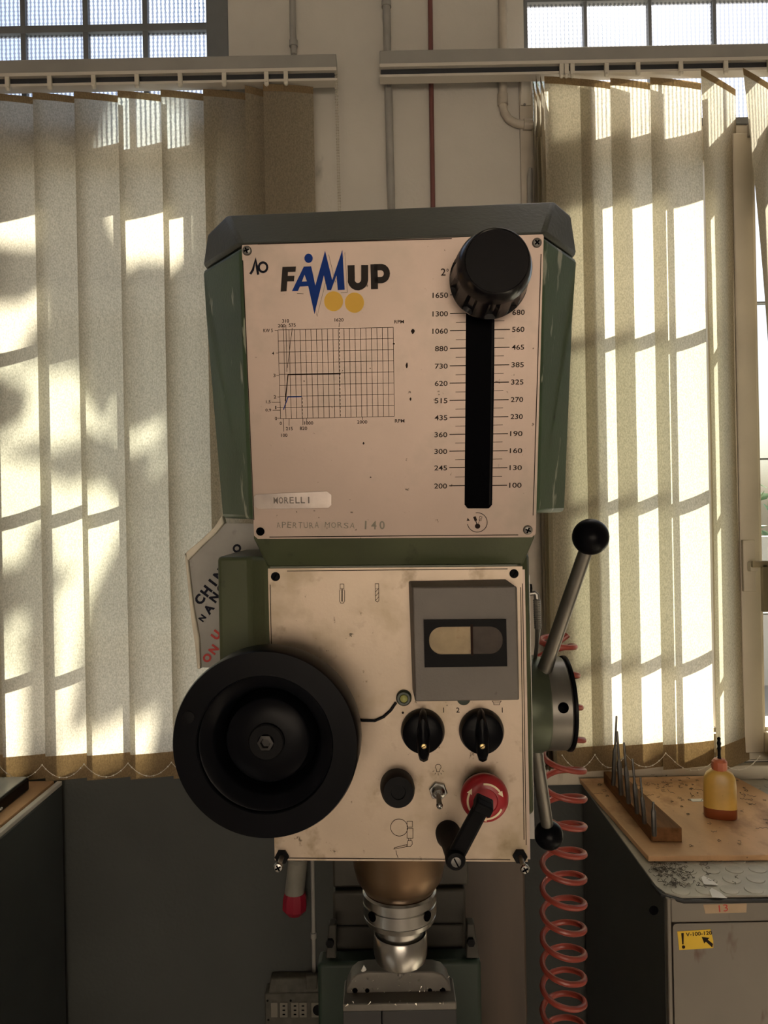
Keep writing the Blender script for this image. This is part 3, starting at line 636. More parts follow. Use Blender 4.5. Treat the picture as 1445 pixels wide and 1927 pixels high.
# marker 10, pencil note
m = MB(); k = UP.s(485, 500)
m.stroke(UP, [up(*p) for p in ((471, 516), (476, 508), (481, 489), (483, 500), (486, 517))], 4.4*k, WQ)
m.stroke(UP, [up(495+8*math.cos(t), 503+9*math.sin(t)) for t in [2*math.pi*i/16 for i in range(16)]], 4.2*k, WQ, True)
m.build('marker_number', MARK, uplate, smooth=0, merge=False)
m = MB(); x = 520
for i, ch in enumerate('APERTURA'): m.text(UP, ch, 524+i*10.3, 988.5+rnd.uniform(-1.2, 1.2), 7.5, 11.5+rnd.uniform(-1, 1), rot=rnd.uniform(-.12, .12), bold=-.004)
for i, ch in enumerate('MORSA'): m.text(UP, ch, 616+i*11.8, 988.5+rnd.uniform(-1.5, 1.5), 9, 10.5, rot=rnd.uniform(-.15, .15), bold=-.004)
for i, ch in enumerate('140'): m.text(UP, ch, 688+i*15.5, 988, None if ch == '1' else 10, 16, rot=rnd.uniform(-.06, .06), bold=.02)
m.build('pencil_note', PENCIL, uplate, smooth=0, merge=False, kind='stuff')
# black nicks in the plate
m = MB()
for (x, y, a, b) in ((765.5, 688, 2.4, 6.5), (772.5, 751, 2, 3.5), (777, 623, 4, 6), (684, 834, 2.2, 3), (697, 898, 2, 2), (741, 647, 3, 2)):
    k = UP.s(x, y); u, v = up(x, y); m.flat(UP, [[(u+a*k*math.cos(t)*rnd.uniform(.5, 1.1), v+b*k*math.sin(t)*rnd.uniform(.6, 1.1)) for t in [2*math.pi*i/10 for i in range(10)]]], WQ)
m.build('scratch_mark', INK, uplate, smooth=0, merge=False, kind='stuff')
# embossed tape
m = MB(); m.prism(UP, [qpoly(UP, [(482, 930), (616, 924), (624, 931), (624, 950), (618, 956), (486, 958), (478, 952), (478, 934)])], .0001, .0007)
tp = m.build('metal_name_tape', TAPEM, uplate, bevel=.0002, label='shiny embossed metal tape')
m = MB()
for i, (ch, x) in enumerate(zip('MORELLI', (519, 529, 539, 549, 560, 570, 581))): m.text(UP, ch, x, 941.5-(x-519)*.012, 8 if ch != 'I' else 2.5, 12, w=.00085, bold=.008)
m.build('embossed_lettering', M('tape_letters', (.14, .115, .10), .45, .4), tp, smooth=0, merge=False)

def screw(f, px, py, rpx, kind, par, off=0, mat=None, name='screw'):
    k = f.s(px, py, off)*rpx; c = f.hit(px, py, off)
    m = MB(); m.lathe(c, f.n, [(k, 0), (k, k*.25), (k*.85, k*.5), (k*.5, k*.66), (0, k*.7)], 22)
    o = m.build(name, mat or STEELD, par)
    m = MB(); u, v = f.c(px, py, off); a = rnd.uniform(.3, 1.2); h = off + k*.72
    for j in range(2 if kind == 'x' else 1):
        d = (math.cos(a+j*math.pi/2)*k*.6, math.sin(a+j*math.pi/2)*k*.6); m.stroke(f, [(u-d[0], v-d[1]), (u+d[0], v+d[1])], k*.32, h)
    return o, m
def screw2(f, px, py, rpx, kind, par, off=0, mat=None):
    o, m = screw(f, px, py, rpx, kind, par, off, mat)
    m.build('screw_slot', VOID, o if o.parent == mach else par, smooth=0, merge=False)
    return o
for px, py in ((465, 472), (1010, 457), (993, 997)): screw2(UP, px, py, 9, 'x', mach)
k = UP.s(490, 1000); MB().lathe(UP.hit(490, 1000, .0001), UP.n, [(8*k, 0), (8*k, .0008), (5.5*k, .0008), (5.5*k, .0002), (0, .0002)], 24).build('empty_screw_hole', VOID, mach)
# gear selector knob
kp0 = UP.hit(906, 566, -.001); kp1 = UP.hit(918, 530, .018); ax = (UP.hit(935, 491, .018) - CAM).normalized()
kp2 = CAM + ax * (U(935, 491, 1)-CAM).length * (kp1.y - .052) / 1.0
kp2 = U(935, 491, kp1.y-.050); axv = (kp2-kp1); LK = axv.length; axv.normalize()
rk = 72/F_PX*kp1.y
MB().cyl(kp0, kp1, .012, .016).build('selector_stem', BLACKM, mach)
def flute(t, r, h): return 1 if (h < .006 or h > LK*.72) else (1.0 if (math.cos(10*t) > -.45) else .90)
knob = MB().lathe(kp1, axv, [(rk*.80, 0), (rk*1.0, .001), (rk*1.02, .005), (rk*1.0, .0062), (rk*.97, LK*.5), (rk*.93, LK*.70), (rk*.93, LK*.74), (rk*.90, LK*.80), (rk*.80, LK), (rk*.77, LK*1.015), (rk*.75, LK*1.0), (0, LK*.995)], 80, flute).build('selector_knob', KNOBM, mach, smooth=40)

# lower plate
m = MB(); m.prism(LOW, [qpoly(LOW, [(504, 1070), (983, 1066), (993, 1622), (517, 1619)])], -.0018, 0); lplate = m.build('lower_front_plate', PLATE2, mach, smooth=0)
m = MB(); a = LOW.c(985.5, 1300)[0]; m.fbox(LOW, a, a+.003, lo(985, 1618)[1], lo(985, 1072)[1], -.03, -.001); m.build('side_plate', PLATE, mach, smooth=0)
m = MB(); a = LOW.c(993, 1400)[0]; m.fbox(LOW, a+.001, a+.006, lo(985, 1590)[1], lo(985, 1085)[1], -.05, -.012); m.build('side_plate', STEELD, mach, smooth=0)
lines(LOW, [[(540, 1074.5), (955, 1070.5)], [(508.5, 1100), (511, 1230)], [(985-2, 1098), (990, 1590)], [(979.5, 1105), (986, 1580)], [(540, 1614.5), (960, 1617.5)]], 1.4, INK, 'border_print', lplate)
for px, py in ((518.5, 1085), (967, 1079.5)): screw2(LOW, px, py, 8.5, '-', mach, mat=BLACKM)
def longscrew(x0, y0, x1, y1, off):
    p0 = LOW.hit(x0, y0, 0); p1 = LOW.hit(x1, y1, off); d = (p1-p0); kk = p1.y/F_PX
    o = MB().cyl(p0, p1, .0022, seg=12).build('long_screw', STEELD, mach)
    a = d.normalized(); MB().lathe(p1, a, [(.0022, -.001), (9*kk, 0), (9*kk, .0015), (7*kk, .003), (0, .0035)], 20).build('screw_head', STEEL, o)
    MB().lathe(p0, LOW.n, [(.0065, .0002), (.0065, .003), (.0035, .003)], 6).build('nut', BLACKM, o)
    f2 = Frame(p1 + a*.0037, LOW.e1, LOW.e2 - a*a.dot(LOW.e2)); m = MB()
    for t in (.5, 2.07): m.stroke(f2, [(-6*kk*math.cos(t), -6*kk*math.sin(t)), (6*kk*math.cos(t), 6*kk*math.sin(t))], 2.6*kk, 0)
    m.build('screw_slot', VOID, o, smooth=0, merge=False)
longscrew(531, 1611, 524, 1631, .022); longscrew(978, 1610, 987, 1634, .022)

# tap and drill symbols, figures
m = MB(); k = LOW.s(643, 1115); wq = WQ
def ls(f, pts, wpx, closed=False): m.stroke(f, [f.c(*p) for p in pts], wpx*f.s(*pts[0]), WQ, closed)
ls(LOW, [(640, 1099), (647, 1099), (647, 1110), (648.5, 1112), (648.5, 1131), (646, 1135), (641, 1135), (639, 1131), (639, 1112), (640, 1110)], 1, True); ls(LOW, [(643.7, 1108), (643.7, 1132)], 2.2); ls(LOW, [(640, 1107), (647, 1107)], .8)
ls(LOW, [(706, 1098.5), (712.5, 1098.5), (713, 1130), (710, 1133), (706.5, 1130)], 1, True)
for y in (1109, 1117, 1125): ls(LOW, [(706.5, y+5), (712.5, y-2)], .9)
ls(LOW, [(706, 1108), (712.5, 1108)], .8)
m.text(LOW, '1', 834.5, 1336, None, 9.5, bold=.01); m.text(LOW, '2', 861.5, 1336, 6.5, 9.5, bold=.01); m.text(LOW, '1', 945, 1336, None, 9.5, bold=.01)
m.flat(LOW, [circ(*lo(758, 1341), 2.3*k, 12)], WQ)
ls(LOW, [(926, 1319), (943, 1319), (940, 1323), (940, 1326), (929, 1326), (929, 1323)], 1, True); ls(LOW, [(929, 1322.5), (940, 1322.5)], .8)
# lamp symbol
ls(LOW, [(821.5, 1452), (821, 1447), (819, 1444), (820, 1440), (822.5, 1438), (826.5, 1438), (829, 1440), (830, 1444), (828, 1447), (827, 1452)], 1, True)
for a in ((817, 1450, 814, 1452), (820, 1454, 818, 1457), (824.5, 1455, 824.5, 1459), (829, 1454, 831, 1457), (832, 1450, 835, 1452)): ls(LOW, [a[:2], a[2:]], .9)
# tool holder symbol
m.stroke(LOW, circ(*lo(751, 1557), 16*k, 30), 1*k, WQ, True)
for q in ([(766, 1545), (776, 1545), (776, 1556), (766, 1556)], [(766, 1558.5), (777, 1558.5), (777, 1577), (766, 1577)], [(767, 1582), (775, 1582), (776, 1588), (772, 1593), (766, 1593)], [(766, 1589), (742, 1595), (741, 1597.5), (765, 1593)]): ls(LOW, q, .9, True)
ls(LOW, [(769, 1577), (769, 1582)], .9); ls(LOW, [(773, 1577), (773, 1582)], .9); ls(LOW, [(745, 1600), (746, 1606), (749, 1614)], 1)
m.build('symbol_print', INK, lplate, smooth=0, merge=False, kind='stuff')
# handwheel
wc = LOW.hit(497, 1402, .072); kw = wc.y/F_PX; ro = 178*kw
hw = MB().lathe(wc, LOW.n, [(ro*.60, -.034), (ro*.96, -.034), (ro*1.0, -.030), (ro*1.0, -.003), (ro*.985, 0), (ro*.735, 0), (ro*.725, -.001), (ro*.72, -.004), (ro*.70, -.0045), (ro*.60, -.0095), (ro*.58, -.011), (ro*.565, -.014), (ro*.515, -.034), (ro*.465, -.016), (ro*.45, -.0135), (ro*.43, -.0125), (ro*.25, -.0105), (0, -.0105)], 96).build('handwheel', BLACK, mach, smooth=28)
hc = wc + LOW.n*-.0103
MB().lathe(hc, LOW.n, [(ro*.195, 0), (ro*.195, .003), (ro*.18, .004), (ro*.09, .004), (ro*.085, .001), (0, .001)], 48).build('hub_washer', BLACKM, hw)
MB().lathe(hc + LOW.n*.001, LOW.n, [(ro*.088, 0), (ro*.088, .0052), (ro*.055, .0055), (ro*.05, .002), (0, .002)], 6).build('hub_bolt', DARKST, hw)
MB().lathe(LOW.hit(354, 1350, .0722), LOW.n, [(12.3*kw, -.002), (12.3*kw, .0004), (11*kw, .0007), (0, .0007)], 24).build('crank_hole_plug', BLACKM, hw)
MB().cyl(LOW.hit(505, 1380, -.001), wc + LOW.n*-.03, .022, .026, 32).build('handwheel_shaft', BLACKM, mach)

# meter
mz = .024
fq = [(776, 1105), (972, 1103), (977, 1318), (781, 1321)]; ft = [LOW.hit(x, y, mz) for x, y in fq]
bq = [LOW.hit(768.5, 1093, .0002), LOW.hit(951, 1089.5, .0002), LOW.hit(973, 1106, .0002), LOW.hit(973, 1298, .0002), LOW.hit(776, 1298, .0002)]
ft5 = [ft[0], LOW.hit(955, 1103.5, mz-.002), ft[1]+LOW.n*-.003, ft[2], ft[3]]
meter = MB().loft([bq, ft5]).build('load_meter', METER, mach, bevel=.0012)
def mq(pts): return [LOW.c(x, y, mz) for x, y in pts]
m = MB(); b4 = mq([(797, 1166), (952, 1165), (954, 1253), (799, 1255)]); inner = []
x0, y0 = LOW.c(808, 1231, mz); x1, y1 = LOW.c(945, 1178, mz)
caps = rrect(x0, x1, y0, y1, (y1-y0)*.46, 8); m.prism(LOW, [b4, caps], mz+.0001, mz+.0022); m.build('meter_bezel', BLACKM, meter, smooth=0)
xm = LOW.c(887.5, 1200, mz)[0]
lp = [p for p in caps if p[0] < xm-.001]; lp = [(xm-.001, y1)] + sorted([p for p in lp], key=lambda p: math.atan2(p[1]-(y0+y1)/2, p[0]-xm) % (2*math.pi)) + [(xm-.001, y0)]
m = MB(); m.flat(LOW, [lp], mz+.0011); m.build('meter_window', AMBER, meter, smooth=0, label='yellowed amber half of the meter window')
rp = [(xm+.001, y0)] + sorted([p for p in caps if p[0] > xm+.001], key=lambda p: math.atan2(p[1]-(y0+y1)/2, p[0]-xm)) + [(xm+.001, y1)]
m = MB(); m.flat(LOW, [rp], mz+.0011); m.build('meter_window', DKWIN, meter, smooth=0, label='dark half of the meter window')
m = MB(); m.fbox(LOW, xm-.001, xm+.001, y0-.001, y1+.002, mz+.0008, mz+.0026); m.build('meter_divider', M('brown_divider', (.02, .009, .006), .5, spec=.05), meter, smooth=0)
# indicator lamp with a curved scratch line
def lk_(px, py, off=0): return LOW.hit(px, py, off)
k = LOW.s(760, 1312)
lampo = MB().lathe(lk_(760, 1312, .0001), LOW.n, [(14.5*k, 0), (14.5*k, .004), (12*k, .006), (8.5*k, .006), (8*k, .004), (0, .004)], 30).build('indicator_lamp', BEZEL, mach)
MB().lathe(lk_(760, 1314, .0042), LOW.n, [(7.8*k, 0), (7*k, .0022), (4*k, .0035), (0, .004)], 24).build('lens', GREENL, lampo)
m = MB(); k2 = LOW.s(872, 1318); MB().lathe(lk_(872, 1312, .0001), LOW.n, [(13*k2, 0), (13*k2, .004), (0, .005)], 24).build('indicator_lamp', BEZEL, mach)
MB().tube([lk_(x, y, .0022) for x, y in ((640, 1340), (660, 1350), (682, 1356), (705, 1356.5), (722, 1349), (735, 1337), (745, 1322))], .0013, 6).build('indicator_wire', BLACK, mach)
# rotary switches
for (cx, cy, rp_) in ((795.5, 1378, 42), (905.5, 1378, 43)):
    off = .016; c0 = LOW.hit(cx, cy-4, .0002); k = LOW.s(cx, cy, off)
    sw = MB().lathe(c0, LOW.n, [(rp_*k*1.0, 0), (rp_*k, .004), (rp_*k*.96, .008), (rp_*k*.9, .012), (rp_*k*.72, .0135), (0, .014)], 44).build('rotary_switch', BLACK, mach)
    m = MB(); bl = [(0, 45), (6, 38), (10, 18), (13, 0), (12, -22), (11, -40), (8, -51), (0, -55), (-8, -51), (-11, -40), (-12, -22), (-13, 0), (-10, 18), (-6, 38)]
    u, v = LOW.c(cx+1, cy, off)
    ring = lambda s_, w_, dy=0: [LOW.W(u+x*k*s_*.95, v+(y*s_+dy)*k*.95, w_) for x, y in bl]
    m.loft([ring(1.0, .010), ring(1.0, .022), ring(.8, .027, -2), ring(.35, .029, -6)]); gp_ = m.build('grip', BLACK, sw, smooth=40)
    MB().lathe(LOW.hit(cx+2, cy+26, .0285), LOW.n, [(5.2*k, -.006), (5.2*k, .0008), (4*k, .0014), (0, .0016)], 16).build('brass_screw', BRASS, sw)
    m = MB(); uu, vv = LOW.c(cx+2, cy+26, .0285); m.stroke(LOW, [(uu-4*k, vv-2.5*k), (uu+4*k, vv+2.5*k)], 1.3*k, .0285+.0017); m.build('screw_slot', VOID, sw, smooth=0)
# push button
c0 = LOW.hit(747, 1478, .0002); c1 = LOW.hit(749.5, 1491, .026); a = c1-c0; k = c1.y/F_PX
m = MB(); L_ = a.length
pb = m.lathe(c0, a, [(33*k, 0), (33*k, L_*.45), (31.5*k, L_*.8), (28*k, L_), (14*k, L_), (13*k, L_*.93), (0, L_*.93)], 40, lambda t, r, h: 1+.012*math.cos(12*t) if .1 < h/L_ < .7 else 1).build('push_button', BLACKM, mach)
# toggle switch
c0 = LOW.hit(824.5, 1487, .0002); k = LOW.s(824, 1488)
tg = MB().lathe(c0, LOW.n, [(17.5*k, 0), (17.5*k, .003), (16*k, .0036)], 6, ref=(1, 0, .3)).build('toggle_switch', STEEL, mach)
MB().lathe(c0 + LOW.n*.0037, LOW.n, [(12.5*k, 0), (12.5*k, .002), (9*k, .0032), (7.5*k, .005), (5*k, .0055), (0, .005)], 24).build('threaded_collar', STEEL, tg)
p0 = c0 + LOW.n*.008; p1 = LOW.hit(827, 1516, .026)
MB().tube([p0, p0.lerp(p1, .5), p0.lerp(p1, .9), p1], [.0019, .0022, .0026, .0022], 12).build('toggle_lever', STEELD, tg); MB().ball(p1, .0030, 12, 8).build('toggle_tip', STEEL, tg)
# emergency stop
c0 = LOW.hit(905, 1490, .0002); c1 = LOW.hit(913, 1508, .030); k = c1.y/F_PX; a = (c1-c0)
es = MB().lathe(c0, LOW.n, [(38*k, 0), (38*k, .006), (30*k, .009), (26*k, .012), (26*k, .018)], 40).build('emergency_stop', BLACK, mach)
MB().lathe(c1 - LOW.n*.016, LOW.n, [(24*k, 0), (40*k, .002), (45.5*k, .005), (45.5*k, .009), (42*k, .0135), (34*k, .016), (24*k, .0165), (22.5*k, .0156), (14*k, .0152), (0, .015)], 56).build('mushroom_head', REDP, es, smooth=40)
m = MB(); u, v = LOW.c(913, 1508, .030)
for a0 in (95, 215, 335):
    pts = circ(u, v, 33*k, 14, R(a0), R(a0-62), False); m.stroke(LOW, pts, 3.6*k, .0309)
    e = pts[-1]; q = R(a0-62); td = (math.sin(q), -math.cos(q)); nd = (math.cos(q), math.sin(q))
    m.flat(LOW, [[(e[0]+nd[0]*5*k, e[1]+nd[1]*5*k), (e[0]+td[0]*11*k, e[1]+td[1]*11*k), (e[0]-nd[0]*5*k, e[1]-nd[1]*5*k)]], .0309)
m.build('arrow_print', CREAM, es, smooth=0, merge=False)
# clamping lever
p0 = LOW.hit(843, 1567, .0002); p1 = LOW.hit(857, 1618, .056); k = p1.y/F_PX
cl = MB().lathe(p0, p1-p0, [(26*k, 0), (26*k, .008), (20*k, .016), (18*k, (p1-p0).length*.8), (18.5*k, (p1-p0).length*.96), (16*k, (p1-p0).length)], 28).build('clamping_lever', BLACKM, mach)
q1 = LOW.hit(911, 1502, .060); q0 = p1 - LOW.n*.006; ad = (q1-q0).normalized(); sd = ad.cross(LOW.n).normalized(); nn = sd.cross(ad); L_ = (q1-q0).length
m = MB(); rings = []
for f_, hwid, th in ((-.02, 17, 9), (.15, 17.5, 9), (.5, 17, 8.5), (.85, 16.5, 8), (.93, 17, 9), (1.0, 17, 9), (1.05, 14, 7)):
    c_ = q0 + ad*L_*f_ + nn*(.006*f_)
    rings.append([c_ + sd*hwid*k*a_*.92 + nn*th*k*b_ for a_, b_ in ((1, -.6), (1, .6), (.7, 1), (-.7, 1), (-1, .6), (-1, -.6), (-.7, -1), (.7, -1))])
m.loft(rings); m.build('lever_arm', BLACKM, cl, bevel=.001)
m = MB(); e = q0 + ad*L_*.97 + nn*.012; rings = [[e + sd*17*k*a_ + ad*10*k*b_ + nn*h_ for a_, b_ in ((1, 1), (-1, 1), (-1, -1), (1, -1))] for h_ in (-.012, .004)]
m.loft(rings); m.build('lever_tip', BLACKM, cl, bevel=.0015)
an = (p1-p0).normalized(); MB().lathe(p1, an, [(19*k, -.004), (19*k, .001), (16*k, .004), (11*k, .0045), (10.5*k, .003), (0, .003)], 26).build('lever_cap', BLACKM, cl)
MB().lathe(p1 + an*.003, an, [(10*k, 0), (9.5*k, .002), (0, .0025)], 18).build('lever_screw', DARKST2, cl)
f2 = Frame(p1 + an*.0057, LOW.e1, LOW.e2 - an*an.dot(LOW.e2)); m = MB(); m.stroke(f2, [(-4*k, 8*k), (4*k, -8*k)], 2.6*k, 0); m.build('screw_slot', VOID, cl, smooth=0)

# feed hub and star handles on the right flank
hx0 = Xat(993, .745); hcz = U(1020, 1325, .745).z; hy = .748
rh = 88/F_PX*.748
hub = MB().lathe((hx0-.012, hy, hcz), (1, 0, 0), [(rh*1.0, 0), (rh*1.02, .018), (rh*.98, .022), (rh*.98, .024)], 56).build('feed_hub', M('green_steel', (.07, .085, .055), .4, .5, var=.25), mach)
xh = hx0+.012
MB().lathe((xh, hy, hcz), (1, 0, 0), [(rh*.97, 0), (rh*.97, .0005), (rh*.97, .019), (rh*.94, .021)], 56).build('feed_drum', MIDST, hub)
MB().lathe((xh+.0212, hy, hcz), (1, 0, 0), [(rh*.99, 0), (rh*1.0, .001), (rh*1.0, .003), (rh*.9, .004), (0, .004)], 56).build('drum_cap', BLACK, hub)
hp = Vector((xh+.010, hy, hcz)) + Vector((0, -math.cos(R(9)), math.sin(R(9))))*rh*.9705
MB().lathe(hp, (0, -math.cos(R(9)), math.sin(R(9))), [(.0, .0002), (.0048, .0003), (.0052, .0001)], 20).build('drum_hole', VOID, hub)
def feed_lever(x0, y0, d0, x1, y1, d1, rb):
    a_, b_ = U(x0, y0, d0), U(x1, y1, d1); d_ = (b_-a_).normalized()
    lv = MB().tube([a_, a_.lerp(b_, .2), a_.lerp(b_, .6), b_], [.0078, .0068, .0066, .0062], 20).build('feed_lever', MIDST, mach)
    MB().ball(b_ + d_*rb*.7, rb, 32, 20).build('ball_knob', BLACK, lv)
feed_lever(1022, 1268, .728, 1104, 1031, .665, .0162)
feed_lever(1006, 1400, .735, 1030, 1556, .765, .0148)
# grease fitting with a braided pipe
gf = MB().cyl(U(986, 1107, .69), U(1000, 1107, .69), .0045, seg=6).build('grease_fitting', BLACKM, mach)
MB().lathe(U(986, 1098, .688), (0, 0, -1), [(.0035, 0), (.004, .008), (.003, .016)], 12).build('fitting_body', BLACKM, gf)
pts = [U(996, 1117, .69), U(1006, 1116, .69), U(1009, 1119, .69), U(1010, 1130, .69), U(1011, 1150, .70), U(1012, 1185, .715), U(1010, 1215, .73), U(1004, 1260, .75)]
m = MB(); m.tube(pts, [.0022, .0022, .0026, .0028, .0032, .0028, .002, .002], 10)
for k_ in range(14):
    q = pts[3].lerp(pts[5], k_/14); m.ball(q, .0036, 8, 6, (1, 1, .55))
m.build('braided_pipe', STEELD, gf, merge=False)

# spindle
sc = U(752, 1700, .745); sx, sy = sc.x, sc.y
def sz(py): return U(752, py, sy).z
ks = sy/F_PX
sp = MB().lathe((sx, sy, sz(1596)), (0, 0, -1), [(88*ks, -.03), (86*ks, sz(1596)-sz(1622)), (80*ks, sz(1596)-sz(1648)), (66*ks, sz(1596)-sz(1668)), (58*ks, sz(1596)-sz(1673))], 56).build('spindle_nose', BRONZE, mach)
def ringpart(name, mat, par, prof):
    z_ = sz(prof[0][1]); return MB().lathe((sx, sy, z_), (0, 0, -1), [(r*ks, z_-sz(y)) for r, y in prof], 56).build(name, mat, par)
nut = ringpart('clamping_nut', STEEL, sp, [(52, 1668), (66, 1670), (69, 1674), (69, 1689), (67, 1690), (67, 1692), (69, 1693), (69, 1712), (67, 1713), (67, 1715), (68, 1716), (65, 1726), (50, 1729)])
for a_ in (-48, 46, 140, 230):
    d_ = Vector((math.sin(R(a_)), -math.cos(R(a_)), 0)); MB().lathe(Vector((sx, sy, sz(1699))) + d_*69.3*ks, d_, [(.0001, 0.0004), (9*ks, .0004), (9.2*ks, -.0006)], 20).build('spanner_hole', VOID, sp)
ringpart('tool_shank', STEEL, sp, [(44, 1727), (44, 1756), (40, 1768)])
cup = ringpart('tool_collar', STEEL, sp, [(40, 1775), (45, 1755), (48.5, 1752), (50, 1755), (50, 1790), (47, 1802), (40, 1806), (38, 1806)])
ringpart('tool_body', STEELD, sp, [(43, 1768), (44, 1800), (40, 1808), (24, 1811), (8, 1813)])
MB().lathe((sx, sy, sz(1811)), (0, 0, -1), [(.0035, 0), (.0035, .012), (.0005, .0155)], 12, lambda t, r, h: 1+.2*math.cos(2*t+h*400)).build('cutter', STEELD, sp)

# column, slide and green base seen under the head
CF = Frame(Vector((0, 1.05, 1.65)), Vector((1, 0, 0)), Vector((0, 0, 1)))
def cbox(x0, y0, x1, y1, w0, w1, name, mat, par=mach, bev=.004):
    a_ = CF.c(x0, y1, w1); b_ = CF.c(x1, y0, w1)
    return MB().fbox(CF, a_[0], b_[0], a_[1], b_[1], w0, w1).build(name, mat, par, bevel=bev)
cbox(626, 1560, 880, 1672, -.25, -.05, 'column_slide', IRON); cbox(630, 1674, 876, 1900, -.25, -.042, 'slide_cover', IRON); cbox(632, 1740, 872, 1800, -.0415, -.037, 'slide_lip', IRON)
gb = cbox(610, 1808, 905, 2500, -.035, .0, 'green_base', DGREEN, bev=.006)
m = MB(); rng = lambda s_, w_: [CF.W(*CF.c(x, y, 0), w_) for x, y in s_]
for xs_ in ((612, 632), (877, 903)):
    r_ = [(xs_[0], 1806), (xs_[1], 1806), (xs_[1], 1742), ((xs_[0]+6) if xs_[0] < 700 else xs_[1]-8, 1742)] if xs_[0] < 700 else [(877, 1806), (903, 1806), (893, 1740), (879, 1740)]
    MB().loft([rng(r_, -.02), rng(r_, -.002)]).build('base_lug', IRON, mach, bevel=.002)
for x_, y_ in ((621, 1774), (886, 1772)): MB().lathe(CF.hit(x_, y_, .0), CF.n, [(.006, -.003), (.006, .004), (0, .0045)], 6).build('lug_bolt', BLACKM, mach)
cbox(880, 1560, 986, 2600, -.42, -.16, 'column', RUSTB)
MB().aabb(CF.c(640, 1800)[0], CF.c(950, 1800)[0], .95, 1.28, 1.28, 1.60).build('head_mount', IRON, mach, bevel=.004)
# foot of the machine on the floor
MB().aabb(-.20, .24, 1.0, 1.55, 0, .12).build('machine_foot', DGREEN, mach, bevel=.01)
MB().aabb(-.12, .16, 1.08, 1.45, .12, .60).build('machine_pedestal', DGREEN, mach, bevel=.01)
MB().aabb(-.22, .26, .62, 1.05, .60, .66).build('machine_table', IRON, mach, bevel=.004)

# vise
vt = thing('machine_vise', (U(750, 2400, .86).x, .86, .66), 'grey steel vise with drilled jaw below the spindle', 'vise')
VF = Frame(Vector((0, .86, 1.65)), Vector((1, 0, 0)), Vector((0, 0, 1)))
jaw = [(652, 1902), (652, 1862), (661, 1842), (672, 1833), (690, 1829), (815, 1829), (832, 1834), (843, 1846), (849, 1864), (850, 1902)]
jo = MB().prism(VF, [qpoly(VF, jaw)], -.025, 0).build('jaw', VISEM, vt, bevel=.0015)
for x_, y_, r_ in ((668, 1864, 5), (691, 1864, 4.2), (809, 1864, 4.2), (833, 1864, 5.5)):
    MB().lathe(VF.hit(x_, y_, .0002), VF.n, [(r_*.86/F_PX, 0), (r_*.8*.86/F_PX, .0003), (0, .0002)], 18).build('jaw_hole', VOID, jo)
a_ = VF.c(645, 1905, .02); b_ = VF.c(859, 1886, .02); MB().fbox(VF, a_[0], b_[0], a_[1], b_[1], -.025, .02).build('jaw_ledge', VISEM, vt, bevel=.0015)
b0 = a_[0]; b1 = b_[0]; xm_ = VF.c(718, 1900, .02)[0]
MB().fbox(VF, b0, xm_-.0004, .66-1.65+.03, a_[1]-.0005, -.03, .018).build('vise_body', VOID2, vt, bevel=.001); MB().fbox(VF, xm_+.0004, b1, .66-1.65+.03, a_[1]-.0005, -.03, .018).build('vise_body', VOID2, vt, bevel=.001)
MB().fbox(VF, b0-.02, b1+.02, .66-1.65, .66-1.65+.03, -.05, .05).build('vise_base', VISEM, vt, bevel=.003)
m = MB(); rr = random.Random(11)
for k_ in range(60):
    x_, y_ = rr.uniform(655, 850), rr.choice((rr.uniform(1835, 1885), rr.uniform(1880, 1890)))
    p_ = VF.hit(x_, y_, .0005 if y_ < 1884 else .021); l_ = rr.uniform(.0006, .004); d_ = Vector((rr.uniform(-1, 1), -.1, rr.uniform(-1, 1))).normalized(); n_ = d_.cross(VF.n).normalized()*rr.uniform(.0003, .0009)
    m.add([p_-n_, p_+d_*l_-n_*.3, p_+d_*l_+n_*.3 - Vector((0, .0005, 0)), p_+n_], [(0, 1, 2, 3)])
tag(m.build('metal_chips', SWARFB, merge=False, smooth=0, kind='stuff'), 'bright metal chips scattered on the vise jaw', 'chips')
tag(MB().lathe(VF.hit(685, 1831, -.005), (0, 0, 1), [(.0035, 0), (.004, .002), (.0025, .005), (.0008, .008), (0, .0095)], 12).build('white_drip', RENDERW), 'tiny white blob standing on the vise jaw top', 'blob')

# ------------------------------------------------------------------ sign board wedged behind the head
SBF = Frame(U(420, 1120, .80), Vector((math.cos(R(2)), -math.sin(R(2)), 0)), Vector((0, .04, 1)))
sb = thing('cardboard_sign', SBF.hit(420, 1260), 'torn white sign board with black and red lettering behind the machine', 'sign')
bp = [(352, 1043), (420, 985), (470, 985), (505, 990), (505, 1033), (446, 1035), (446, 1258), (378, 1256), (373, 1225), (367, 1180), (360, 1110)]
MB().prism(SBF, [qpoly(SBF, bp)], -.006, 0).build('sheet', PAPER, sb, smooth=0)
e1 = [(352, 1040), (378, 1018), (405, 993), (420, 970), (424, 985), (408, 1004), (382, 1028), (356, 1055)]
m = MB(); m.prism(SBF, [qpoly(SBF, e1)], -.008, .006)
m.prism(SBF, [qpoly(SBF, [(349, 1040), (356, 1053), (366, 1140), (377, 1200), (379, 1258), (373, 1258), (369, 1215), (361, 1160)])], -.008, .005); m.build('folded_edge', PAPERE, sb, smooth=0, bevel=.0015, merge=False)
m = MB(); ang = R(52)
def along(s_, x, y, h, sp_, a=ang, bold=.05):
    for i, ch in enumerate(s_): m.text(SBF, ch, x+i*sp_*math.cos(a), y-i*sp_*math.sin(a), None, h, rot=a, bold=bold, w=.0006)
along('CHINA', 376, 1128, 19, 20); along('A', 393, 1146, 17, 20); along('NO', 404, 1124, 17, 22); along('O', 446, 1032, 16, 20); along('N', 381, 1163, 12, 12)
m.build('black_lettering', MARK, sb, smooth=0, merge=False, kind='stuff')
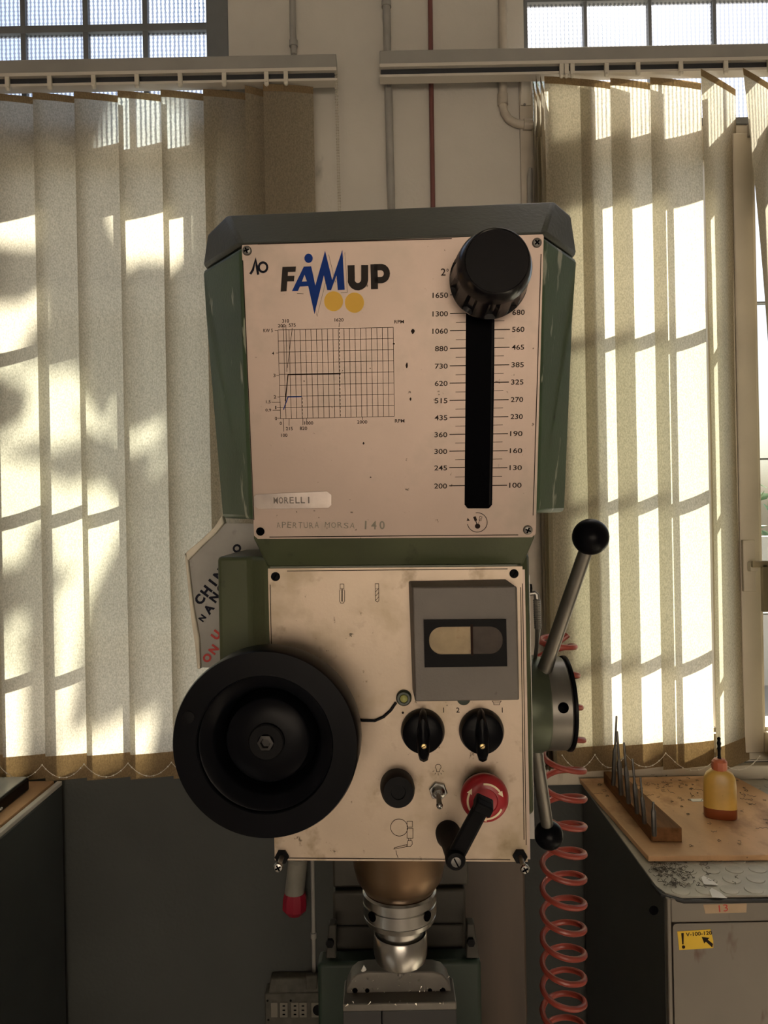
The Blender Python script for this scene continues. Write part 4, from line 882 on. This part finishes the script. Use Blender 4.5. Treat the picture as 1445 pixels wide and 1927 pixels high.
m = MB(); along('ON', 390, 1238, 16, 20); along('U', 407, 1195, 17, 20); m.build('red_lettering', INKR, sb, smooth=0, merge=False, kind='stuff')

# ------------------------------------------------------------------ coiled air hose
hd = 1.22; pts = []
ys = [1198, 1219, 1277, 1337, 1398, 1455, 1507, 1559, 1610, 1656, 1703, 1750, 1797, 1842, 1888, 1934, 1980]
N_ = 28
for i in range(len(ys)-1):
    for k_ in range(N_):
        f_ = k_/N_; t_ = 2*math.pi*f_; y_ = ys[i]+(ys[i+1]-ys[i])*f_; g = i+f_
        cxp = 1046 + 14*min(1, g/3) + 1.2*g*.0; rr_ = (.026 if g < 3 else .029) + .0008*min(g, 6) + rnd.uniform(-.0003, .0003)
        c_ = U(cxp, y_, hd); pts.append(Vector((c_.x + rr_*math.cos(t_+.5), hd + rr_*math.sin(t_+.5), c_.z)))
hoset = MB().tube([pts[0]+Vector((-.14, .02, -.07)), pts[0]+Vector((-.09, .01, -.06)), pts[0]+Vector((-.04, .0, -.03))] + pts + [pts[-1] + Vector((-.02, 0, -.2)), Vector((pts[-1].x-.03, hd, .012)), Vector((pts[-1].x+.2, hd, .012))], .0047, 10).build('coiled_hose', HOSE, merge=False)
tag(hoset, 'red coiled air hose hanging beside the machine head', 'hose')

# ------------------------------------------------------------------ right cabinet with mat, board, punches, oil bottle
ZC = .905; XC = .522; YF = 1.425
cab = thing('metal_cabinet', (XC+.45, 1.72, 0), 'grey beige metal cabinet with yellow sticker under the right window', 'cabinet')
X2 = XC+.95
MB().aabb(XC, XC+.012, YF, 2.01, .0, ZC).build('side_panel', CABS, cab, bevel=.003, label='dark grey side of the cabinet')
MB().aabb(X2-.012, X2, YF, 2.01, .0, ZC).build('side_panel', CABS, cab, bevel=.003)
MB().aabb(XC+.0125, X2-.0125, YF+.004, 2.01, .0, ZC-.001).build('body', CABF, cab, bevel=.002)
kf = YF/F_PX; KF = Frame(Vector((0, YF, 1.65)), Vector((1, 0, 0)), Vector((0, 0, 1)))
xd = KF.c(1262, 1800)[0]; zd = KF.c(1300, 1731)[1]
MB().fbox(KF, XC+.001-0, xd-.0018, -1.63, ZC-1.65-.0005, -.003, .012).build('front_stile', CABF, cab, bevel=.002)
MB().fbox(KF, xd-.0018, X2, zd+.0018, ZC-1.65-.0005, -.003, .012).build('front_rail', CABF, cab, bevel=.002)
door = MB().prism(KF, [rrect(xd+.0008, X2-.05, -1.60, zd-.0005, .008)], -.003, .0115).build('door', CABF, cab, bevel=.0015)
DW = .0122
def kq(pts): return [KF.c(x, y, DW) for x, y in pts]
MB().prism(KF, [kq([(1274.5, 1753), (1337, 1749), (1342, 1770), (1342, 1784), (1278, 1788)])], .0116, DW).build('warning_sticker', YEL, door, smooth=0, label='yellow warning sticker')
m = MB(); m.text(KF, 'V-100-120', 1315, 1757, 49, 7.5, w=DW+.0003, bold=.02, rot=R(3))
m.flat(KF, [kq([(1281.5, 1756), (1286.5, 1755.5), (1286, 1777), (1283.5, 1777)])], DW+.0003); m.flat(KF, [circ(*KF.c(1286, 1782, DW), 3.2*kf, 14)], DW+.0003)
m.flat(KF, [kq([(1320, 1763), (1335, 1764.5), (1331.5, 1768), (1341.5, 1776), (1340, 1783), (1328, 1772), (1325, 1775.5)])], DW+.0003)
m.build('sticker_print', INK, door, smooth=0, merge=False)
MB().prism(KF, [kq([(1323, 1702), (1405, 1700), (1404, 1717), (1327, 1719)])], .0121, .0126).build('tape_label', TAPE, cab, smooth=0, label='masking tape with a red 13')
m = MB(); m.text(KF, '13', 1361, 1709, 17, 13, w=.0129, rot=.1); m.build('tape_writing', INKR, cab, smooth=0)
MB().lathe(KF.hit(1230, 1713, .0122), KF.n, [(.009, 0), (.009, .0006), (.006, .001), (0, .001)], 16).build('rust_hole', VOID, cab)
# rubber mat with coin studs
ZM = ZC + .004
MT = Frame(Vector((0, 0, ZM)), Vector((1, 0, 0)), Vector((0, 1, 0)))     # lying flat, u = x, v = y, normal up
mat_ = thing('rubber_mat', (XC+.45, 1.72, ZC), 'grey coin studded rubber mat on top of the right cabinet', 'mat')
outl = [(XC-.004, 2.005), (XC-.004, YF+.03), (XC+.004, YF+.004), (XC+.03, YF-.012), (X2, YF-.014), (X2, 2.005)]
MB().prism(MT, [outl], -.0035, 0).build('sheet', RUBBER, mat_, smooth=0)
MB().tube([(XC-.006, 1.47, ZC-.0005), (XC-.002, YF+.004, ZC-.001), (XC+.03, YF-.016, ZC-.003), (XC+.2, YF-.018, ZC-.004), (XC+.4, YF-.017, ZC-.003), (X2, YF-.016, ZC-.003)], .004, 8).build('rolled_edge', RUBB, mat_)
stud0 = None
for i in range(20):
    for j in range(14):
        sx_ = XC + .035 + i*.047 + (j % 2)*.0235; sy_ = YF + .008 + j*.040
        if sx_ > X2-.03 or sy_ > 1.99: continue
        onb = (sx_ < .93 and 1.56 < sy_)
        if onb: continue
        if stud0 is None:
            stud0 = MB().lathe((sx_, sy_, ZM-.0005), (0, 0, 1), [(.0175, 0), (.0165, .0018), (0, .0022)], 20).build('stud', RUBBER, mat_); base = Vector((sx_, sy_, 0))
        else:
            o = stud0.copy(); COL.objects.link(o); o.parent = mat_; o.location = stud0.location + Vector((sx_, sy_, 0)) - base
# board
ZB0, ZB1 = ZM+.0025, ZM+.0145
MB_ = [(.512, 2.0), (.536, 1.548), (1.01, 1.538), (.925, 2.005)]
bd = MB().prism(MT, [MB_], ZB0-ZM, ZB1-ZM).build('wooden_board', WOOD, bevel=.0015); tag(bd, 'worn brown chipboard sheet lying on the studded mat', 'board')
# punch block
bl_ = [(.566, 1.965), (.566, 1.612), (.631, 1.607), (.606, 1.965)]
pbk = MB().prism(MT, [bl_], ZB1-ZM+.0002, ZB1-ZM+.031).build('punch_block', WOODB, bevel=.003); tag(pbk, 'long dark wooden block holding six steel pin punches', 'block')
ZP = ZB1 + .0315
def punch(bx, by, tx, ty, r, body, lab):
    d_ = F_PX*(1.65-ZP)/(by-CY-(bx-CX)*math.tan(ROLL)*1.0)
    for _ in range(20):
        p_ = U(bx, by, d_); d_ += (p_.z-ZP)*2.0
    p_ = U(bx, by, d_); top = U(tx, ty, d_); v_ = top-p_; L_ = v_.length
    t_ = thing('pin_punch', p_, lab, 'punch', 'pin punches standing in the wooden block')
    MB().lathe(p_, v_, [(r*.85, 0), (r, .003), (r, L_*body), (r*.55, L_*(body+.08))], 8).build('punch_body', DARKST2, t_)
    MB().lathe(p_ + v_*(body+.08), v_, [(r*.5, 0), (r*.42, L_*(1-body-.08)*.97), (r*.3, L_*(1-body-.08))], 10).build('punch_pin', DARKST2, t_)
punch(1154, 1478, 1160, 1347, .0058, .48, 'rearmost and tallest pin punch in the wooden block')
punch(1169, 1496, 1161, 1376, .0062, .48, 'stout pin punch second from the rear of the wooden block')
punch(1183, 1512, 1174, 1397, .0056, .52, 'slim pin punch third from the rear of the block')
punch(1199, 1531, 1190, 1428, .0055, .50, 'pin punch with a bright tip, fourth from the rear')
punch(1213, 1550, 1205, 1463, .0050, .52, 'thin needle punch second from the front of the block')
punch(1231, 1573, 1229, 1509, .0056, .72, 'shortest punch, stubby, nearest the front of the block')
# bottle
bc = Vector((U(1356, 1568, 1.735).x, 1.735, ZB1+.0003)); bt = thing('oil_bottle', bc, 'small yellow oil bottle with orange cap and black nozzle', 'bottle')
def oval(z, a_, b_, n_=28, ex=2.6):
    out = []
    for k_ in range(n_):
        t_ = 2*math.pi*k_/n_ ; c_, s_ = math.cos(t_), math.sin(t_)
        x_ = a_*abs(c_)**(2/ex)*(1 if c_ > 0 else -1); y_ = b_*abs(s_)**(2/ex)*(1 if s_ > 0 else -1)
        ca, sa = math.cos(R(-18)), math.sin(R(-18)); out.append(bc + Vector((x_*ca-y_*sa, x_*sa+y_*ca, z)))
    return out
MB().loft([oval(0, .034, .019), oval(.003, .0362, .021), oval(.024, .0365, .0215)]).build('oil', OILM, bt, smooth=50)
MB().loft([oval(.0242, .0365, .0215), oval(.075, .0355, .021), oval(.092, .034, .020), oval(.103, .029, .018), oval(.110, .019, .015), oval(.113, .013, .013)]).build('bottle_body', BOTTLE, bt, smooth=50)
tp_ = bc + Vector((0, 0, .113)); MB().lathe(tp_, (0, 0, 1), [(.0165, -.002), (.0175, .002), (.0170, .017), (.0125, .0225), (.005, .024)], 10).build('cap', CAPM, bt)
MB().lathe(tp_ + Vector((0, 0, .023)), (0, 0, 1), [(.0042, 0), (.0032, .012), (.0036, .020), (.0048, .024), (.0034, .028), (.0052, .036), (.0034, .042), (.0044, .048), (.001, .051)], 12).build('nozzle', BLACKM, bt)
# swarf curls
m = MB(); rr = random.Random(21)
def curl(x, y, z, s_):
    a0 = rr.uniform(0, 6.28); P_ = []; cur = rr.uniform(-1, 1)*2.2
    for k_ in range(9):
        a0 += cur*.5 + rr.uniform(-.3, .3); x += math.cos(a0)*s_; y += math.sin(a0)*s_; P_.append((x, y, z + .0012 + .002*math.sin(k_)**2))
    m.tube(P_, .0005, 4)
for k_ in range(150): curl(rr.uniform(.54, .92), rr.choice((rr.uniform(1.56, 1.98), rr.gauss(1.93, .05))), ZB1, rr.uniform(.0012, .004)) if rr.random() < .8 else None
for k_ in range(110): curl(XC+.01+abs(rr.gauss(0, .05)), YF+.02+rr.uniform(0, .10), ZM+.001, rr.uniform(.001, .0035))
for k_ in range(25): curl(rr.uniform(.95, 1.4), rr.uniform(1.6, 1.98), ZM+.002, rr.uniform(.002, .006))
tag(m.build('metal_swarf', SWARF, merge=False, kind='stuff'), 'dark curly metal swarf strewn over board and mat', 'swarf')
for i, (x_, y_, lab) in enumerate(((1330, 1657, 'cream flat patch on the mat edge, larger'), (1346, 1681, 'cream flat patch at the mat front edge'), (1310, 1506, 'cream flat patch on the board beside the bottle'))):
    zz = ZM+.003 if i < 2 else ZB1+.0006
    f_ = Frame(Vector((0, 0, zz)), Vector((1, 0, 0)), Vector((0, 1, 0))); p_ = f_.hit(x_, y_) ; u_, v_ = p_.x, p_.y
    pp = [(u_-.012, v_-.014), (u_+.014, v_-.018), (u_+.010, v_+.004), (u_+.002, v_+.02), (u_-.006, v_+.012)]
    if i == 2: pp = [(u_-.012, v_-.008), (u_+.018, v_-.008), (u_+.018, v_+.01), (u_-.014, v_+.01)]
    tag(MB().prism(f_, [pp], -.0003, .0002).build('cream_patch', RENDERW, smooth=0), lab, 'paper')  # thin flat pale pieces

# ------------------------------------------------------------------ left bench with black case
lz = .925
XLB = U(117, 1460, 2.02).x
ben = thing('steel_bench', (XLB-.5, 1.5, 0), 'grey steel bench cabinet at the left edge of the photo', 'bench')
MB().aabb(XLB-1.0, XLB, .75, 2.02, 0, lz).build('body', M('grey_bench_paint', (.06, .070, .072), .45, var=.12, vs=5), ben, bevel=.004)
MB().aabb(XLB-.014, XLB, .75, 2.02, lz+.0002, lz+.012).build('top_rim', M('pale_rim', (.62, .60, .56), .5), ben, bevel=.002)
tag(MB().aabb(XLB-.95, XLB-.022, .76, 2.02, lz+.0003, lz+.013).build('bench_board', WOOD, bevel=.002), 'stained wooden board on the left bench top', 'board')
cs_ = thing('black_case', (XLB-.3, 1.75, lz+.0135), 'flat black case with pale top on the left bench', 'case')
CT = Frame(Vector((0, 0, lz+.0135)), Vector((1, 0, 0)), Vector((0, 1, 0)))
cp = [(XLB-.058, 1.955), (XLB-.050, 1.3), (XLB-.6, 1.3), (XLB-.6, 1.955)]
MB().prism(CT, [cp], 0, .032).build('case_body', BLACK, cs_, bevel=.004)
cen = Vector((sum(p[0] for p in cp)/4, sum(p[1] for p in cp)/4)); MB().prism(CT, [[tuple(cen+(Vector(p)-cen)*.985) for p in cp]], .0322, .036).build('case_top', M('grey_glass_top', (.34, .36, .35), .3, var=.15), cs_, bevel=.001)
MB().tube([(XLB-.0535, 1.80, lz+.022), (XLB-.046, 1.79, lz+.030), (XLB-.046, 1.775, lz+.028), (XLB-.0525, 1.765, lz+.018)], .003, 8).build('latch', STEELD, cs_)

# ------------------------------------------------------------------ sockets, plug and drop conduit on the wall
sk = thing('socket_box', wp(560, 1920, 0), 'grimy wall box with ivory power sockets behind the machine', 'socket')
SB = Frame(Vector((0, YW-.004, 1.65)), Vector((1, 0, 0)), Vector((0, 0, 1)))
def sq(x0, y0, x1, y1, w_): a_, b_ = SB.c(x0, y1, w_), SB.c(x1, y0, w_); return a_[0], b_[0], a_[1], b_[1]
MB().fbox(SB, *sq(500, 1868, 640, 1990, .05), .001, .05).build('box_body', GRUB, sk, bevel=.004)
rq = sq(505, 1845, 640, 1868, .045)
MB().loft([[SB.W(rq[0], rq[2], .049), SB.W(rq[1], rq[2], .049), SB.W(rq[1], rq[2], .001), SB.W(rq[0], rq[2], .001)], [SB.W(rq[0]+.004, rq[3], .03), SB.W(rq[1], rq[3], .03), SB.W(rq[1], rq[3], .001), SB.W(rq[0]+.004, rq[3], .001)]]).build('box_lid', GRUB, sk, bevel=.003)
for x0_, x1_, kind in ((510, 522, 's'), (527, 541, 'h'), (548, 562, 'h'), (563, 577, 'h'), (586, 611, 'r')):
    q = sq(x0_, 1887, x1_, 1915, .053); so = MB().fbox(SB, *q, .0502, .053).build('socket', SOCK, sk, bevel=.0008)
    if kind == 'h':
        m = MB()
        for yy in (1893, 1901, 1909):
            for dx in (-1.2, 1.2): m.flat(SB, [circ(*SB.c((x0_+x1_)/2+dx, yy, .053), .0022, 10)], .0533)
        m.build('socket_holes', VOID, so, smooth=0, merge=False)
    if kind == 'r': MB().lathe(SB.hit(599, 1901, .0532), SB.n, [(.015, 0), (.013, .0008), (0, .0006)], 20).build('socket_holes', BLACKM, so)
for x_, y_ in ((501.5, 1883), (545, 1883), (503, 1919)): MB().lathe(SB.hit(x_+2, y_, .0502), SB.n, [(.003, 0), (.003, .0008), (0, .001)], 10).build('screw', BLACKM, sk)
pipe('conduit', [(582, 1300), (588, 1620), (590, 1760), (591, 1838)], .0055, PIPEG, 'thin vertical conduit running down to the wall socket box', clips=[(590, 1760)])
q = sq(577, 1830, 597, 1862, .03); o = MB().fbox(SB, *q, .03, .045).build('conduit_gland', GRUB, sk, bevel=.003)
pg = thing('industrial_plug', wp(554, 1720, .04), 'hanging industrial plug, pale body with a red end', 'plug')
def pp(x, y): return wp(x, y, .045)
kp = 2.0/F_PX
m = MB(); m.lathe(pp(561, 1615), pp(554, 1681)-pp(561, 1615), [(14*kp, 0), (18*kp, .008), (18.5*kp, (pp(554, 1681)-pp(561, 1615)).length)], 20); m.build('plug_body', CEEW, pg)
m = MB(); d_ = (pp(554, 1720)-pp(555, 1679)); m.lathe(pp(555, 1679), d_, [(19.5*kp, 0), (22.5*kp, d_.length*.25), (23*kp, d_.length*.75), (14*kp, d_.length), (0, d_.length*1.04)], 10); m.build('plug_end', CEER, pg)
MB().tube([pp(561, 1616), pp(563, 1590), pp(575, 1500), pp(590, 1400)], .005, 8).build('plug_cable', BLACKM, pg)
